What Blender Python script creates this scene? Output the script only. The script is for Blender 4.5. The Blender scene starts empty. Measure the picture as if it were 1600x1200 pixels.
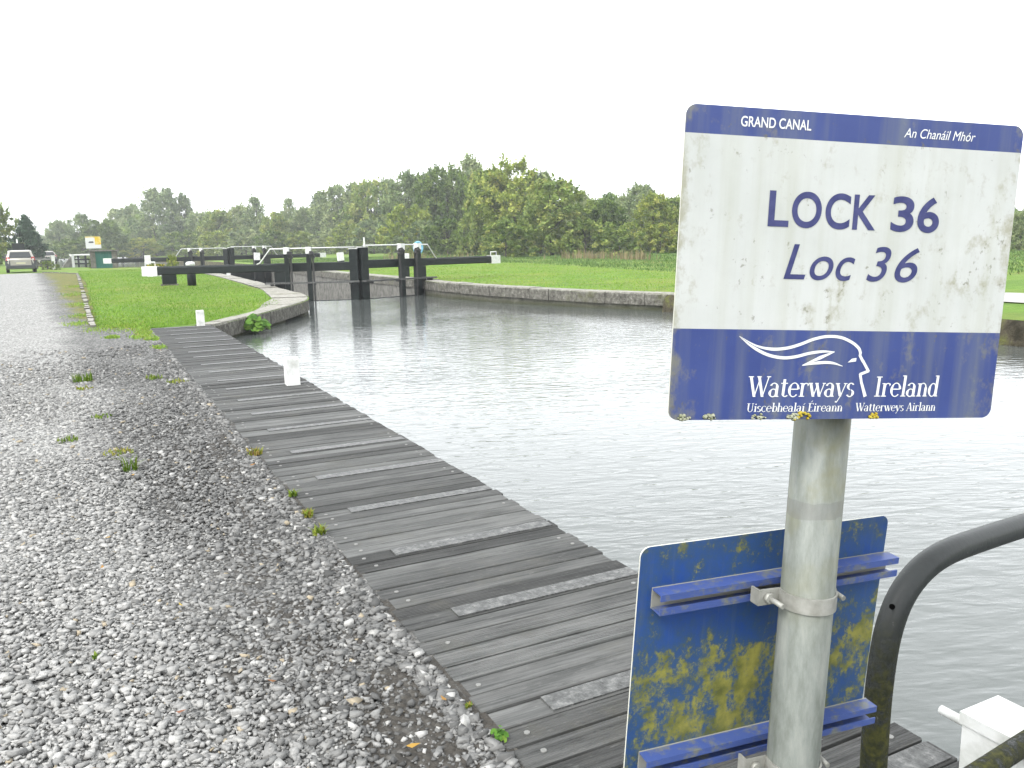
import bpy, bmesh, math, random
import numpy as np
from mathutils import Vector, Matrix
from mathutils.geometry import delaunay_2d_cdt

S = bpy.context.scene
COL = S.collection
random.seed(7)
RNG = np.random.default_rng(7)
R_ = math.radians

# ------------------------------------------------------------------ camera
EYE = Vector((0, 0, 1.65))
FPX = 1294.0                                    # focal length in pixels of the 1600 px wide photograph
ROLL, PITCH, YAW = R_(1.2), R_(9.6753), R_(26.746)

def ray(px, py):
    """direction in the world (unit step along the lens axis) through a pixel of the photograph"""
    dx, dy = px - 800, py - 600
    c, s = math.cos(ROLL), math.sin(ROLL)
    u, v = dx * c - dy * s, dx * s + dy * c
    d = (u / FPX, 1.0, -v / FPX)
    c, s = math.cos(PITCH), math.sin(PITCH)
    d = (d[0], d[1] * c + d[2] * s, -d[1] * s + d[2] * c)
    c, s = math.cos(YAW), math.sin(YAW)
    return Vector((d[0] * c + d[1] * s, -d[0] * s + d[1] * c, d[2]))

def atdep(px, py, dep):
    return EYE + ray(px, py) * dep

def gp(px, py, z=0.0):
    d = ray(px, py)
    return EYE + d * ((z - EYE.z) / d.z)

cam = bpy.data.cameras.new('camera')
cam.sensor_width = 36.0
cam.lens = FPX / 1600 * 36
cam.clip_start = 0.05
cam.clip_end = 3000
co = bpy.data.objects.new('camera', cam)
COL.objects.link(co)
f = ray(800, 600).normalized()
r = (ray(801, 600) - ray(800, 600)).normalized()
u = (ray(800, 599) - ray(800, 600)).normalized()
co.matrix_world = Matrix(((r.x, u.x, -f.x, EYE.x), (r.y, u.y, -f.y, EYE.y), (r.z, u.z, -f.z, EYE.z), (0, 0, 0, 1)))
S.camera = co

# ------------------------------------------------------------------ sky, sun, exposure
SUN_EL, SUN_ROT = R_(48), R_(-115)              # sun behind thin cloud, to the left and a little behind the camera
W = bpy.data.worlds.new('World')
S.world = W
W.use_nodes = True
nt = W.node_tree
bg = nt.nodes['Background']
sky = nt.nodes.new('ShaderNodeTexSky')
sky.sky_type = 'NISHITA'
sky.sun_disc = False
sky.sun_elevation = SUN_EL
sky.sun_rotation = SUN_ROT
sky.dust_density = 4.0
sky.air_density = 1.0
sky.ozone_density = 1.0
hs = nt.nodes.new('ShaderNodeHueSaturation')
hs.inputs['Saturation'].default_value = 0.12
nt.links.new(sky.outputs[0], hs.inputs['Color'])
mx = nt.nodes.new('ShaderNodeMix')              # even out the dome: an overcast sky
mx.data_type = 'RGBA'
mx.inputs[0].default_value = 0.5
nt.links.new(hs.outputs[0], mx.inputs[6])
mx.inputs[7].default_value = (8.6, 8.9, 9.1, 1)
nt.links.new(mx.outputs[2], bg.inputs['Color'])
bg.inputs['Strength'].default_value = 0.10

sd = bpy.data.lights.new('sun', 'SUN')
sd.energy = 0.6
sd.angle = R_(14)
sd.color = (1.0, 0.965, 0.9)
so = bpy.data.objects.new('sun', sd)
COL.objects.link(so)
# Nishita: rotation 0 puts the sun on +Y, positive turns clockwise seen from above
sdir = Vector((math.sin(SUN_ROT) * math.cos(SUN_EL), math.cos(SUN_ROT) * math.cos(SUN_EL), math.sin(SUN_EL)))
so.rotation_euler = (-sdir).to_track_quat('-Z', 'Y').to_euler()

S.view_settings.view_transform = 'Standard'
S.view_settings.look = 'None'
S.view_settings.exposure = 2.1
S.view_settings.gamma = 1.0
S.render.filter_size = 1.9
S.cycles.max_bounces = 7
S.cycles.diffuse_bounces = 3
S.cycles.glossy_bounces = 3
S.cycles.transmission_bounces = 3
S.cycles.volume_bounces = 0

# ------------------------------------------------------------------ helpers
def tag(o, label=None, cat=None, group=None, kind=None):
    if label: o['label'] = label
    if cat: o['category'] = cat
    if group: o['group'] = group
    if kind: o['kind'] = kind
    return o

def empty(name, loc=(0, 0, 0), label=None, cat=None, group=None, rz=0.0):
    o = bpy.data.objects.new(name, None)
    o.empty_display_size = 0.2
    COL.objects.link(o)
    o.location = loc
    o.rotation_euler = (0, 0, rz)
    return tag(o, label, cat, group)

def link(name, me, mats, parent=None):
    o = bpy.data.objects.new(name, me)
    for m in (mats if isinstance(mats, (list, tuple)) else [mats]):
        if m is not None and me.materials.find(m.name) < 0:
            me.materials.append(m)
    COL.objects.link(o)
    if parent is not None: o.parent = parent
    return o

def copy_tree(o, parent=None):
    c = o.copy()
    COL.objects.link(c)
    if parent is not None: c.parent = parent
    for ch in list(o.children): copy_tree(ch, c)
    return c

class MB:
    """collects simple solids; build() links them as one mesh object"""
    def __init__(self): self.bm = bmesh.new()
    def quad(self, pts, mi=0):
        f = self.bm.faces.new([self.bm.verts.new(p) for p in pts]); f.material_index = mi
        return self
    def hexa(self, a, b, mi=0):
        """a: four bottom points, b: four top points (same order, counter-clockwise from above)"""
        v = [self.bm.verts.new(p) for p in a] + [self.bm.verts.new(p) for p in b]
        for idx in ((3, 2, 1, 0), (4, 5, 6, 7), (0, 1, 5, 4), (1, 2, 6, 5), (2, 3, 7, 6), (3, 0, 4, 7)):
            f = self.bm.faces.new([v[i] for i in idx]); f.material_index = mi
        return v
    def box(self, x0, x1, y0, y1, z0, z1, mi=0, M=None):
        a = [(x0, y0, z0), (x1, y0, z0), (x1, y1, z0), (x0, y1, z0)]
        b = [(x0, y0, z1), (x1, y0, z1), (x1, y1, z1), (x0, y1, z1)]
        if M is not None: a = [M @ Vector(p) for p in a]; b = [M @ Vector(p) for p in b]
        self.hexa(a, b, mi); return self
    def tube(self, pts, rad, n=10, mi=0, cap=True):
        pts = [Vector(p) for p in pts]
        rads = rad if isinstance(rad, (list, tuple)) else [rad] * len(pts)
        rings = []; ref = None
        for i, p in enumerate(pts):
            t = (pts[min(i + 1, len(pts) - 1)] - pts[max(i - 1, 0)]).normalized()
            if ref is None:
                ref = Vector((1, 0, 0)) if abs(t.x) < 0.9 else Vector((0, 1, 0))
            a = (ref - t * ref.dot(t)).normalized(); b = t.cross(a); ref = a
            rings.append([self.bm.verts.new(p + (a * math.cos(k * 2 * math.pi / n) + b * math.sin(k * 2 * math.pi / n)) * rads[i]) for k in range(n)])
        for q in range(len(rings) - 1):
            for k in range(n):
                f = self.bm.faces.new((rings[q][k], rings[q][(k + 1) % n], rings[q + 1][(k + 1) % n], rings[q + 1][k]))
                f.material_index = mi; f.smooth = True
        if cap:
            for rg, rev in ((rings[0], True), (rings[-1], False)):
                f = self.bm.faces.new(rg[::-1] if rev else rg); f.material_index = mi
        return self
    def prism(self, poly, z0, z1, mi=0):
        lo = [self.bm.verts.new((p[0], p[1], z0)) for p in poly]; hi = [self.bm.verts.new((p[0], p[1], z1)) for p in poly]
        n = len(poly)
        for k in range(n):
            f = self.bm.faces.new((lo[k], lo[(k + 1) % n], hi[(k + 1) % n], hi[k])); f.material_index = mi
        f = self.bm.faces.new(hi); f.material_index = mi
        f = self.bm.faces.new(lo[::-1]); f.material_index = mi
        return self
    def build(self, name, mats, parent=None, bevel=0.0, seg=1, M=None):
        if bevel > 0:
            es = [e for e in self.bm.edges if len(e.link_faces) == 2 and e.calc_face_angle(0) > 0.6]
            bmesh.ops.bevel(self.bm, geom=es, offset=bevel, segments=seg, affect='EDGES', clamp_overlap=True)
        bmesh.ops.recalc_face_normals(self.bm, faces=self.bm.faces)
        if M is not None: self.bm.transform(M)
        me = bpy.data.meshes.new(name)
        self.bm.to_mesh(me); self.bm.free()
        return link(name, me, mats, parent)

def np_mesh(name, V, F, attrs=None, smooth=False):
    """V (n,3), F (m,k) -> mesh data built in bulk"""
    me = bpy.data.meshes.new(name)
    k = F.shape[1]
    me.vertices.add(len(V)); me.vertices.foreach_set('co', np.ascontiguousarray(V, np.float32).ravel())
    me.loops.add(F.size); me.loops.foreach_set('vertex_index', np.ascontiguousarray(F, np.int32).ravel())
    me.polygons.add(len(F)); me.polygons.foreach_set('loop_start', np.arange(0, F.size, k, dtype=np.int32))
    me.polygons.foreach_set('loop_total', np.full(len(F), k, np.int32))
    if smooth: me.polygons.foreach_set('use_smooth', np.ones(len(F), bool))
    for an, av in (attrs or {}).items():
        a = me.attributes.new(an, 'FLOAT', 'POINT'); a.data.foreach_set('value', np.ascontiguousarray(av, np.float32))
    me.update(calc_edges=True)
    return me

def smooth(a, b, t):
    t = min(1.0, max(0.0, (t - a) / (b - a)))
    return t * t * (3 - 2 * t)

def inside(x, y, poly):
    c = False; n = len(poly); j = n - 1
    for i in range(n):
        xi, yi = poly[i]; xj, yj = poly[j]
        if (yi > y) != (yj > y) and x < (xj - xi) * (y - yi) / (yj - yi) + xi: c = not c
        j = i
    return c

def resample(pts, step):
    pts = [Vector(p) for p in pts]; out = [pts[0].copy()]
    for a, b in zip(pts, pts[1:]):
        n = max(1, round((b - a).length / step))
        for k in range(1, n + 1): out.append(a.lerp(b, k / n))
    return out

def spline(pts, n=6):
    """Catmull-Rom through 2-D / 3-D points"""
    P = [Vector(p) for p in pts]; P = [P[0] * 2 - P[1]] + P + [P[-1] * 2 - P[-2]]
    out = []
    for i in range(1, len(P) - 2):
        for k in range(n):
            t = k / n
            out.append(0.5 * ((2 * P[i]) + (P[i + 1] - P[i - 1]) * t + (2 * P[i - 1] - 5 * P[i] + 4 * P[i + 1] - P[i + 2]) * t * t + (3 * P[i] - P[i - 1] - 3 * P[i + 1] + P[i + 2]) * t ** 3))
    out.append(P[-2]); return out

# ------------------------------------------------------------------ materials
class NM:
    """small wrapper round a material's node tree"""
    def __init__(self, name, rough=0.8, spec=0.3, metal=0.0, alb=0.64):
        self.alb = alb
        self.m = bpy.data.materials.new(name); self.m.use_nodes = True
        self.t = self.m.node_tree; self.b = self.t.nodes['Principled BSDF']
        self.b.inputs['Roughness'].default_value = rough
        self.b.inputs['Specular IOR Level'].default_value = spec
        self.b.inputs['Metallic'].default_value = metal
    def n(self, typ, **kw):
        nd = self.t.nodes.new(typ)
        for k, v in kw.items(): setattr(nd, k, v)
        return nd
    def l(self, a, b): self.t.links.new(a, b); return self
    def coords(self, kind='Object', scale=(1, 1, 1)):
        mp = self.n('ShaderNodeMapping'); mp.inputs['Scale'].default_value = scale
        if kind == 'Position': self.l(self.n('ShaderNodeNewGeometry').outputs['Position'], mp.inputs[0])
        else: self.l(self.n('ShaderNodeTexCoord').outputs[kind], mp.inputs[0])
        return mp.outputs[0]
    def noise(self, co, scale, detail=5, rough=0.6, dist=0.0):
        nd = self.n('ShaderNodeTexNoise'); nd.inputs['Scale'].default_value = scale
        nd.inputs['Detail'].default_value = detail; nd.inputs['Roughness'].default_value = rough; nd.inputs['Distortion'].default_value = dist
        self.l(co, nd.inputs['Vector']); return nd.outputs['Fac']
    def ramp(self, fac, stops, interp='LINEAR'):
        nd = self.n('ShaderNodeValToRGB'); nd.color_ramp.interpolation = interp
        e = nd.color_ramp.elements
        while len(e) < len(stops): e.new(0.5)
        for k, (p, c) in enumerate(stops):
            e[k].position = p; e[k].color = (c[0], c[1], c[2], 1) if isinstance(c, (tuple, list)) else (c, c, c, 1)
        self.l(fac, nd.inputs[0]); return nd.outputs[0]
    def mix(self, fac, a, b, mode='MIX'):
        nd = self.n('ShaderNodeMix', data_type='RGBA', blend_type=mode)
        for s, v in ((nd.inputs[0], fac), (nd.inputs[6], a), (nd.inputs[7], b)):
            if isinstance(v, (int, float)): s.default_value = v
            elif isinstance(v, (tuple, list)): s.default_value = (v[0], v[1], v[2], 1)
            else: self.l(v, s)
        return nd.outputs[2]
    def math(self, op, a, b=0.0, clamp=False):
        nd = self.n('ShaderNodeMath', operation=op, use_clamp=clamp)
        for s, v in ((nd.inputs[0], a), (nd.inputs[1], b)):
            if isinstance(v, (int, float)): s.default_value = v
            else: self.l(v, s)
        return nd.outputs[0]
    def attr(self, name): return self.n('ShaderNodeAttribute', attribute_name=name).outputs['Fac']
    def sep(self, co):
        nd = self.n('ShaderNodeSeparateXYZ'); self.l(co, nd.inputs[0]); return nd.outputs
    def bump(self, h, strength=0.5, dist=0.02):
        nd = self.n('ShaderNodeBump'); nd.inputs['Strength'].default_value = strength; nd.inputs['Distance'].default_value = dist
        self.l(h, nd.inputs['Height']); self.l(nd.outputs[0], self.b.inputs['Normal']); return self
    def col(self, c):
        a = self.alb
        if isinstance(c, (tuple, list)): self.b.inputs['Base Color'].default_value = (c[0] * a, c[1] * a, c[2] * a, 1)
        else: self.l(self.mix(1.0, c, (a, a, a), 'MULTIPLY') if a != 1 else c, self.b.inputs['Base Color'])
        return self
    def transl(self, w):
        """thin leaves: some light passes through"""
        tr = self.n('ShaderNodeBsdfTranslucent'); ms = self.n('ShaderNodeMixShader'); ms.inputs[0].default_value = w
        src = self.b.inputs['Base Color'].links[0].from_socket
        self.l(src, tr.inputs['Color']); self.l(self.b.outputs[0], ms.inputs[1]); self.l(tr.outputs[0], ms.inputs[2])
        self.l(ms.outputs[0], self.t.nodes['Material Output'].inputs['Surface']); return self

def paint(name, c, rough=0.5, dirt=(0.2, 0.2, 0.16), amount=0.35, scale=6, spec=0.4, bump=0.15, alb=0.64):
    k = NM(name, rough, spec, alb=alb); co = k.coords('Position')
    n1 = k.noise(co, scale, 8, 0.65)
    k.col(k.mix(k.ramp(n1, [(0.45, 0.0), (0.75, amount)]), c, dirt))
    k.bump(k.noise(co, 45, 4), bump, 0.004)
    return k.m

MT = {}
MT['white_paint'] = paint('white_paint', (0.82, 0.83, 0.81), 0.55, (0.30, 0.31, 0.25), 0.6, 9)
MT['black_paint'] = paint('black_paint', (0.006, 0.011, 0.011), 0.5, (0.03, 0.038, 0.034), 0.45, 5, 0.22)
MT['iron'] = paint('iron', (0.02, 0.022, 0.022), 0.6, (0.07, 0.06, 0.05), 0.4, 14)
MT['rail_white'] = paint('rail_white', (0.74, 0.75, 0.73), 0.45, (0.4, 0.4, 0.38), 0.3, 12)

def mk_water():
    k = NM('canal_water', 0.05, 0.5, alb=1.0); k.b.inputs['IOR'].default_value = 1.5
    co = k.coords('Position', (0.55, 1.0, 1.0))
    rt = k.n('ShaderNodeMapping'); rt.inputs['Rotation'].default_value = (0, 0, R_(20)); k.l(k.n('ShaderNodeNewGeometry').outputs['Position'], rt.inputs[0])
    mp = k.n('ShaderNodeMapping'); mp.inputs['Scale'].default_value = (0.55, 1.45, 1); k.l(rt.outputs[0], mp.inputs[0]); c2 = mp.outputs[0]
    a = k.noise(c2, 4.6, 2, 0.5, 0.5); b = k.noise(c2, 12.0, 2, 0.5, 0.2); c = k.noise(co, 0.22, 2, 0.5)
    h = k.math('ADD', k.math('MULTIPLY', a, 1.0), k.math('MULTIPLY', b, 0.38))
    amp = k.ramp(c, [(0.35, 0.45), (0.65, 1.0)])
    px_, py_, pz_ = k.sep(k.n('ShaderNodeNewGeometry').outputs['Position'])
    shel = k.ramp(k.math('MULTIPLY', py_, 0.02), [(0.05, 0.62), (0.12, 0.42), (0.28, 0.40), (0.50, 0.26)])   # calmer in the lee of the lock
    h = k.math('MULTIPLY', k.math('MULTIPLY', h, amp), shel)
    k.bump(h, 0.75, 0.046)
    k.col((0.068, 0.076, 0.073))
    return k.m
MT['water'] = mk_water()

def mk_grass():
    k = NM('mown_grass', 0.85, 0.15, alb=0.76); co = k.coords('Position')
    big = k.noise(co, 0.22, 4, 0.6); fine = k.noise(co, 9, 8, 0.75); mid = k.noise(co, 1.3, 5, 0.65)
    c = k.ramp(k.math('ADD', k.math('MULTIPLY', fine, 0.55), k.math('MULTIPLY', mid, 0.45)), [(0.36, (0.080, 0.165, 0.018)), (0.5, (0.122, 0.228, 0.024)), (0.66, (0.175, 0.275, 0.038))])
    c = k.mix(k.ramp(big, [(0.40, 0.0), (0.66, 0.8)]), c, (0.200, 0.225, 0.042))
    mow = k.noise(k.coords('Position', (0.35, 1.3, 1)), 0.8, 6, 0.7)
    c = k.mix(k.ramp(mow, [(0.45, 0.0), (0.62, 0.55)]), c, (0.072, 0.150, 0.020))
    c = k.mix(k.ramp(k.noise(co, 2.6, 7, 0.75), [(0.60, 0.0), (0.72, 0.5)]), c, (0.21, 0.215, 0.05))
    k.col(c); k.bump(fine, 1.0, 0.06); return k.m
MT['grass'] = mk_grass()

def mk_gravel():
    k = NM('road_gravel', 0.9, 0.2); co = k.coords('Position'); x, y, z = k.sep(co)
    vo = k.n('ShaderNodeTexVoronoi', feature='F1'); vo.inputs['Scale'].default_value = 38; vo.inputs['Randomness'].default_value = 1.0
    k.l(co, vo.inputs['Vector'])
    vs = k.sep(vo.outputs['Color']); tone = vs[0]
    wob = k.noise(co, 0.9, 5, 0.65)
    # which side: pale limestone track on the left, darker chippings to the right
    edge = k.math('SUBTRACT', 0.56, k.math('MULTIPLY', y, 0.058))
    sd = k.math('SUBTRACT', k.math('ADD', x, k.math('MULTIPLY', k.math('SUBTRACT', wob, 0.5), 1.2)), edge)
    m = k.ramp(k.math('ADD', k.math('MULTIPLY', sd, 1.3), 0.5), [(0.2, 0.0), (0.8, 1.0)])
    light = k.ramp(tone, [(0.0, (0.17, 0.17, 0.165)), (0.45, (0.31, 0.31, 0.30)), (0.85, (0.45, 0.45, 0.435)), (1.0, (0.62, 0.61, 0.59))])
    dark = k.ramp(tone, [(0.0, (0.060, 0.060, 0.058)), (0.5, (0.150, 0.150, 0.147)), (0.85, (0.26, 0.26, 0.255)), (1.0, (0.42, 0.42, 0.40))])
    c = k.mix(m, light, dark)
    # worn soil showing near the jetty
    soil = k.math('MULTIPLY', k.ramp(k.noise(co, 1.6, 5, 0.6), [(0.38, 0.0), (0.5, 0.9)]), k.ramp(k.math('MULTIPLY', y, 0.1), [(0.75, 1.0), (1.0, 0.0)]))
    c = k.mix(k.math('MULTIPLY', soil, m), c, (0.058, 0.052, 0.044))
    # mossy verge beside the kerb, beyond the jetty
    far = k.ramp(k.math('MULTIPLY', y, 0.02), [(0.385, 0.0), (0.42, 1.0)])
    moss = k.math('MULTIPLY', k.math('MULTIPLY', far, k.ramp(k.math('ADD', k.math('MULTIPLY', sd, 0.55), k.math('MULTIPLY', k.noise(co, 0.8, 6, 0.7), 0.9)), [(0.62, 0.0), (0.85, 0.9)])), 1.0)
    c = k.mix(moss, c, k.ramp(k.noise(co, 3.0, 5), [(0.35, (0.10, 0.135, 0.02)), (0.6, (0.20, 0.185, 0.035)), (0.75, (0.16, 0.115, 0.04))]))
    k.col(c)
    k.bump(k.math('SUBTRACT', 1.0, vo.outputs['Distance']), 0.8, 0.03); return k.m
MT['gravel'] = mk_gravel()

def mk_stones():
    k = NM('loose_stone', 0.85, 0.25); co = k.coords('Position')
    c = k.ramp(k.attr('tone'), [(0.0, (0.040, 0.041, 0.041)), (0.3, (0.140, 0.140, 0.137)), (0.55, (0.260, 0.259, 0.252)), (0.8, (0.40, 0.397, 0.385)), (0.93, (0.54, 0.535, 0.515)), (0.97, (0.40, 0.33, 0.22)), (1.0, (0.62, 0.60, 0.54))])
    c = k.mix(k.ramp(k.noise(co, 90, 4), [(0.4, 0.0), (0.7, 0.35)]), c, (0.10, 0.10, 0.10))
    k.col(c); k.bump(k.noise(co, 120, 3), 0.3, 0.003); return k.m
MT['stone'] = mk_stones()

def mk_wall(name, base, streak, mossy=0.85):
    k = NM(name, 0.9, 0.2); co = k.coords('Position')
    n1 = k.noise(co, 3.2, 9, 0.72); n2 = k.noise(co, 0.9, 4)
    c = k.ramp(n1, [(0.30, tuple(v * 0.35 for v in base)), (0.48, base), (0.62, tuple(v * 1.4 for v in base)), (0.78, (0.45, 0.45, 0.41))])
    sv = k.noise(k.coords('Position', (6, 6, 0.35)), 2.0, 5)
    c = k.mix(k.ramp(sv, [(0.5, 0.0), (0.72, streak)]), c, (0.05, 0.05, 0.042))
    x, y, z = k.sep(co)
    # moss and wet tide line near the water
    wet = k.math('ADD', k.math('MULTIPLY', z, 1.0), k.math('MULTIPLY', k.math('SUBTRACT', n2, 0.5), 0.25))
    c = k.mix(k.ramp(k.math('ADD', wet, 0.5), [(0.10, mossy), (0.30, 0.0)]), c, (0.045, 0.052, 0.022))
    k.col(c); k.bump(n1, 0.9, 0.05); return k.m
MT['quay_stone'] = mk_wall('quay_stone', (0.150, 0.145, 0.125), 0.5)
MT['chamber_stone'] = mk_wall('chamber_stone', (0.19, 0.186, 0.170), 0.7, 0.0)
def mk_coping():
    k = NM('coping_stone', 0.9, 0.2); co = k.coords('Position'); g = k.n('ShaderNodeNewGeometry')
    n1 = k.noise(co, 7.5, 10, 0.78); n2 = k.noise(co, 1.1, 5)
    c = k.ramp(n1, [(0.34, (0.035, 0.034, 0.028)), (0.48, (0.125, 0.120, 0.103)), (0.58, (0.20, 0.195, 0.17)), (0.74, (0.50, 0.50, 0.46))])
    up = k.sep(g.outputs['Normal'])[2]                     # upward faces take a paler ramp than the sides
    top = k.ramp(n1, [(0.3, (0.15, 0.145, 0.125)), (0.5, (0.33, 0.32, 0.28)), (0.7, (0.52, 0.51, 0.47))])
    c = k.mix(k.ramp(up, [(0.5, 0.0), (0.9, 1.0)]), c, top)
    c = k.mix(k.ramp(n2, [(0.58, 0.0), (0.72, 0.6)]), c, (0.13, 0.14, 0.05))
    k.col(c); k.bump(n1, 0.8, 0.04); return k.m
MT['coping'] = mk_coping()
def mk_earth():
    k = NM('bank_earth', 0.95, 0.1); co = k.coords('Position'); n1 = k.noise(co, 2.4, 8, 0.7)
    k.col(k.ramp(n1, [(0.35, (0.03, 0.027, 0.018)), (0.5, (0.085, 0.075, 0.05)), (0.62, (0.12, 0.13, 0.04)), (0.75, (0.22, 0.2, 0.16))])); k.bump(n1, 1.0, 0.15); return k.m
MT['earth'] = mk_earth()

def mk_plank(name, ribbed):
    k = NM(name, 0.8, 0.25, alb=0.63); co = k.coords('Position'); oi = k.n('ShaderNodeObjectInfo')
    g1 = k.noise(k.coords('Position', (1.6, 55, 55)), 1.0, 6, 0.65); g2 = k.noise(k.coords('Position', (2.5, 9, 9)), 1.0, 5)
    c = k.ramp(g1, [(0.28, (0.028, 0.029, 0.029)), (0.5, (0.082, 0.084, 0.082)), (0.72, (0.160, 0.163, 0.160))])
    c = k.mix(k.ramp(g2, [(0.42, 0.0), (0.7, 0.6)]), c, (0.165, 0.165, 0.16))
    tone = k.ramp(oi.outputs['Random'], [(0.0, 0.55), (0.35, 0.85), (0.7, 1.15), (1.0, 1.5)])
    c = k.mix(1.0, c, tone, 'MULTIPLY')
    c = k.mix(k.ramp(k.noise(co, 2.1, 6, 0.7), [(0.55, 0.0), (0.72, 0.5)]), c, (0.115, 0.110, 0.088))
    c = k.mix(k.ramp(k.noise(k.coords('Position', (18, 60, 60)), 1.0, 6, 0.75), [(0.58, 0.0), (0.72, 0.55)]), c, (0.24, 0.238, 0.225))
    c = k.mix(k.ramp(k.noise(k.coords('Position', (5, 30, 30)), 1.0, 6, 0.75), [(0.56, 0.0), (0.70, 0.6)]), c, (0.022, 0.022, 0.021))
    k.col(c)
    h = g1
    if ribbed:
        wv = k.n('ShaderNodeTexWave', wave_type='BANDS', bands_direction='Y'); wv.inputs['Scale'].default_value = 22.0
        k.l(co, wv.inputs['Vector']); h = k.math('ADD', k.math('MULTIPLY', wv.outputs['Fac'], 2.0), g1)
        k.bump(h, 0.7, 0.006)
    else: k.bump(h, 0.5, 0.004)
    return k.m
MT['plank'] = mk_plank('weathered_plank', False)
MT['plank_rib'] = mk_plank('ribbed_plank', True)
def mk_tread():
    k = NM('tread_metal', 0.5, 0.4, 0.3); co = k.coords('Position'); n1 = k.noise(co, 22, 10, 0.8)
    k.col(k.ramp(n1, [(0.38, (0.055, 0.056, 0.055)), (0.52, (0.125, 0.127, 0.124)), (0.66, (0.28, 0.28, 0.27))]))
    ch = k.n('ShaderNodeTexVoronoi', feature='F1'); ch.inputs['Scale'].default_value = 48; k.l(k.coords('Position', (1.0, 0.45, 1)), ch.inputs['Vector'])
    k.bump(k.ramp(ch.outputs['Distance'], [(0.15, 1.0), (0.35, 0.0)]), 0.7, 0.004); return k.m
MT['tread'] = mk_tread()
MT['bolt_steel'] = paint('bolt_steel', (0.42, 0.42, 0.39), 0.45, (0.2, 0.18, 0.14), 0.5, 40)

MT['plank_bolt'] = paint('plank_bolt', (0.22, 0.22, 0.21), 0.6, (0.1, 0.1, 0.09), 0.5, 40)
def mk_leaf(name, stops, tr=0.3, var=0.5, alb=1.62):
    k = NM(name, 0.7, 0.2, alb=alb); oi = k.n('ShaderNodeObjectInfo')
    t = k.math('ADD', k.attr('tone'), k.math('MULTIPLY', k.math('SUBTRACT', oi.outputs['Random'], 0.5), var))
    k.col(k.ramp(t, stops)); k.transl(tr); return k.m
MT['leaf_olive'] = mk_leaf('olive_leaves', [(0.0, (0.030, 0.055, 0.014)), (0.4, (0.070, 0.108, 0.024)), (0.75, (0.125, 0.165, 0.038)), (1.0, (0.200, 0.215, 0.060))])
MT['leaf_grey'] = mk_leaf('grey_green_leaves', [(0.0, (0.050, 0.078, 0.034)), (0.5, (0.115, 0.152, 0.064)), (1.0, (0.195, 0.220, 0.105))])
MT['leaf_yellow'] = mk_leaf('yellow_green_leaves', [(0.0, (0.065, 0.100, 0.018)), (0.5, (0.140, 0.175, 0.032)), (1.0, (0.24, 0.235, 0.06))])
MT['leaf_dark'] = mk_leaf('dark_needles', [(0.0, (0.010, 0.026, 0.014)), (0.6, (0.024, 0.050, 0.026)), (1.0, (0.045, 0.075, 0.035))], 0.1, 0.2)
MT['leaf_bright'] = mk_leaf('bright_leaves', [(0.0, (0.05, 0.14, 0.015)), (0.5, (0.11, 0.26, 0.03)), (1.0, (0.24, 0.38, 0.06))], 0.3, 0.15, 0.6)
MT['blade'] = mk_leaf('grass_blades', [(0.0, (0.075, 0.160, 0.014)), (0.5, (0.125, 0.235, 0.022)), (0.85, (0.18, 0.29, 0.035)), (1.0, (0.25, 0.27, 0.06))], 0.25, 0.0, 0.98)
MT['rough_grass'] = mk_leaf('rough_grass', [(0.0, (0.065, 0.130, 0.030)), (0.5, (0.120, 0.215, 0.048)), (0.85, (0.175, 0.265, 0.07)), (1.0, (0.28, 0.26, 0.11))], 0.25, 0.0, 0.7)
MT['dry_reed'] = mk_leaf('dry_reed', [(0.0, (0.13, 0.12, 0.05)), (0.5, (0.27, 0.22, 0.11)), (1.0, (0.42, 0.34, 0.20))], 0.2, 0.2, 0.6)
MT['weed'] = mk_leaf('weed_leaves', [(0.0, (0.06, 0.12, 0.012)), (0.5, (0.14, 0.24, 0.02)), (0.8, (0.28, 0.33, 0.04)), (1.0, (0.33, 0.20, 0.06))], 0.3, 0.3, 0.65)
def mk_bark():
    k = NM('bark', 0.9, 0.1); n1 = k.noise(k.coords('Object', (4, 4, 0.8)), 2.0, 6)
    k.col(k.ramp(n1, [(0.35, (0.045, 0.04, 0.03)), (0.65, (0.15, 0.14, 0.12))])); k.bump(n1, 0.6, 0.05); return k.m
MT['bark'] = mk_bark()

# ------------------------------------------------------------------ terrain
WATER = -0.42
def zt(x, y):
    left = -0.03 + 0.35 * smooth(18, 46, y)
    right = 0.03 + 0.14 * smooth(14, 34, y) + 0.12 * smooth(34, 72, y)
    t = smooth(7.5, 11.5, x)
    return left * (1 - t) + right * t

left_quay = [(v.x, v.y) for v in spline([(2.36, 19.45), (3.05, 20.45), (4.0, 22.1), (5.05, 23.9), (5.95, 25.7), (6.38, 27.6), (6.42, 30.0), (6.38, 32.6)], 5)]
right_quay = [(v.x, v.y) for v in spline([(12.38, 32.6), (12.3, 30.6), (12.5, 28.0), (13.1, 25.0), (14.0, 22.2), (15.0, 19.6), (15.35, 17.6)], 5)]
far_left = [(6.35, 33.6), (6.32, 66.5), (5.0, 71.0), (1.5, 78.0), (-3.5, 86.0), (-6.0, 110.0), (-8.5, 250.0), (-10.0, 430.0)]
far_right = [(12.0, 430.0), (12.4, 120.0), (12.4, 66.5), (12.36, 33.6)]
basin = [(1.16, -20.0), (1.16, 19.25)] + left_quay + far_left + far_right + right_quay + [(15.45, 14.0), (15.3, 9.3), (15.7, 4.0), (15.6, -20.0)]
path_poly = [tuple(gp(a, b, .09).xy) for a, b in ((1085, 437.5), (1300, 454), (1565, 469), (1600, 471), (1900, 490), (1900, 474), (1600, 456), (1565, 455), (1300, 446), (1085, 436.5))]

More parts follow.
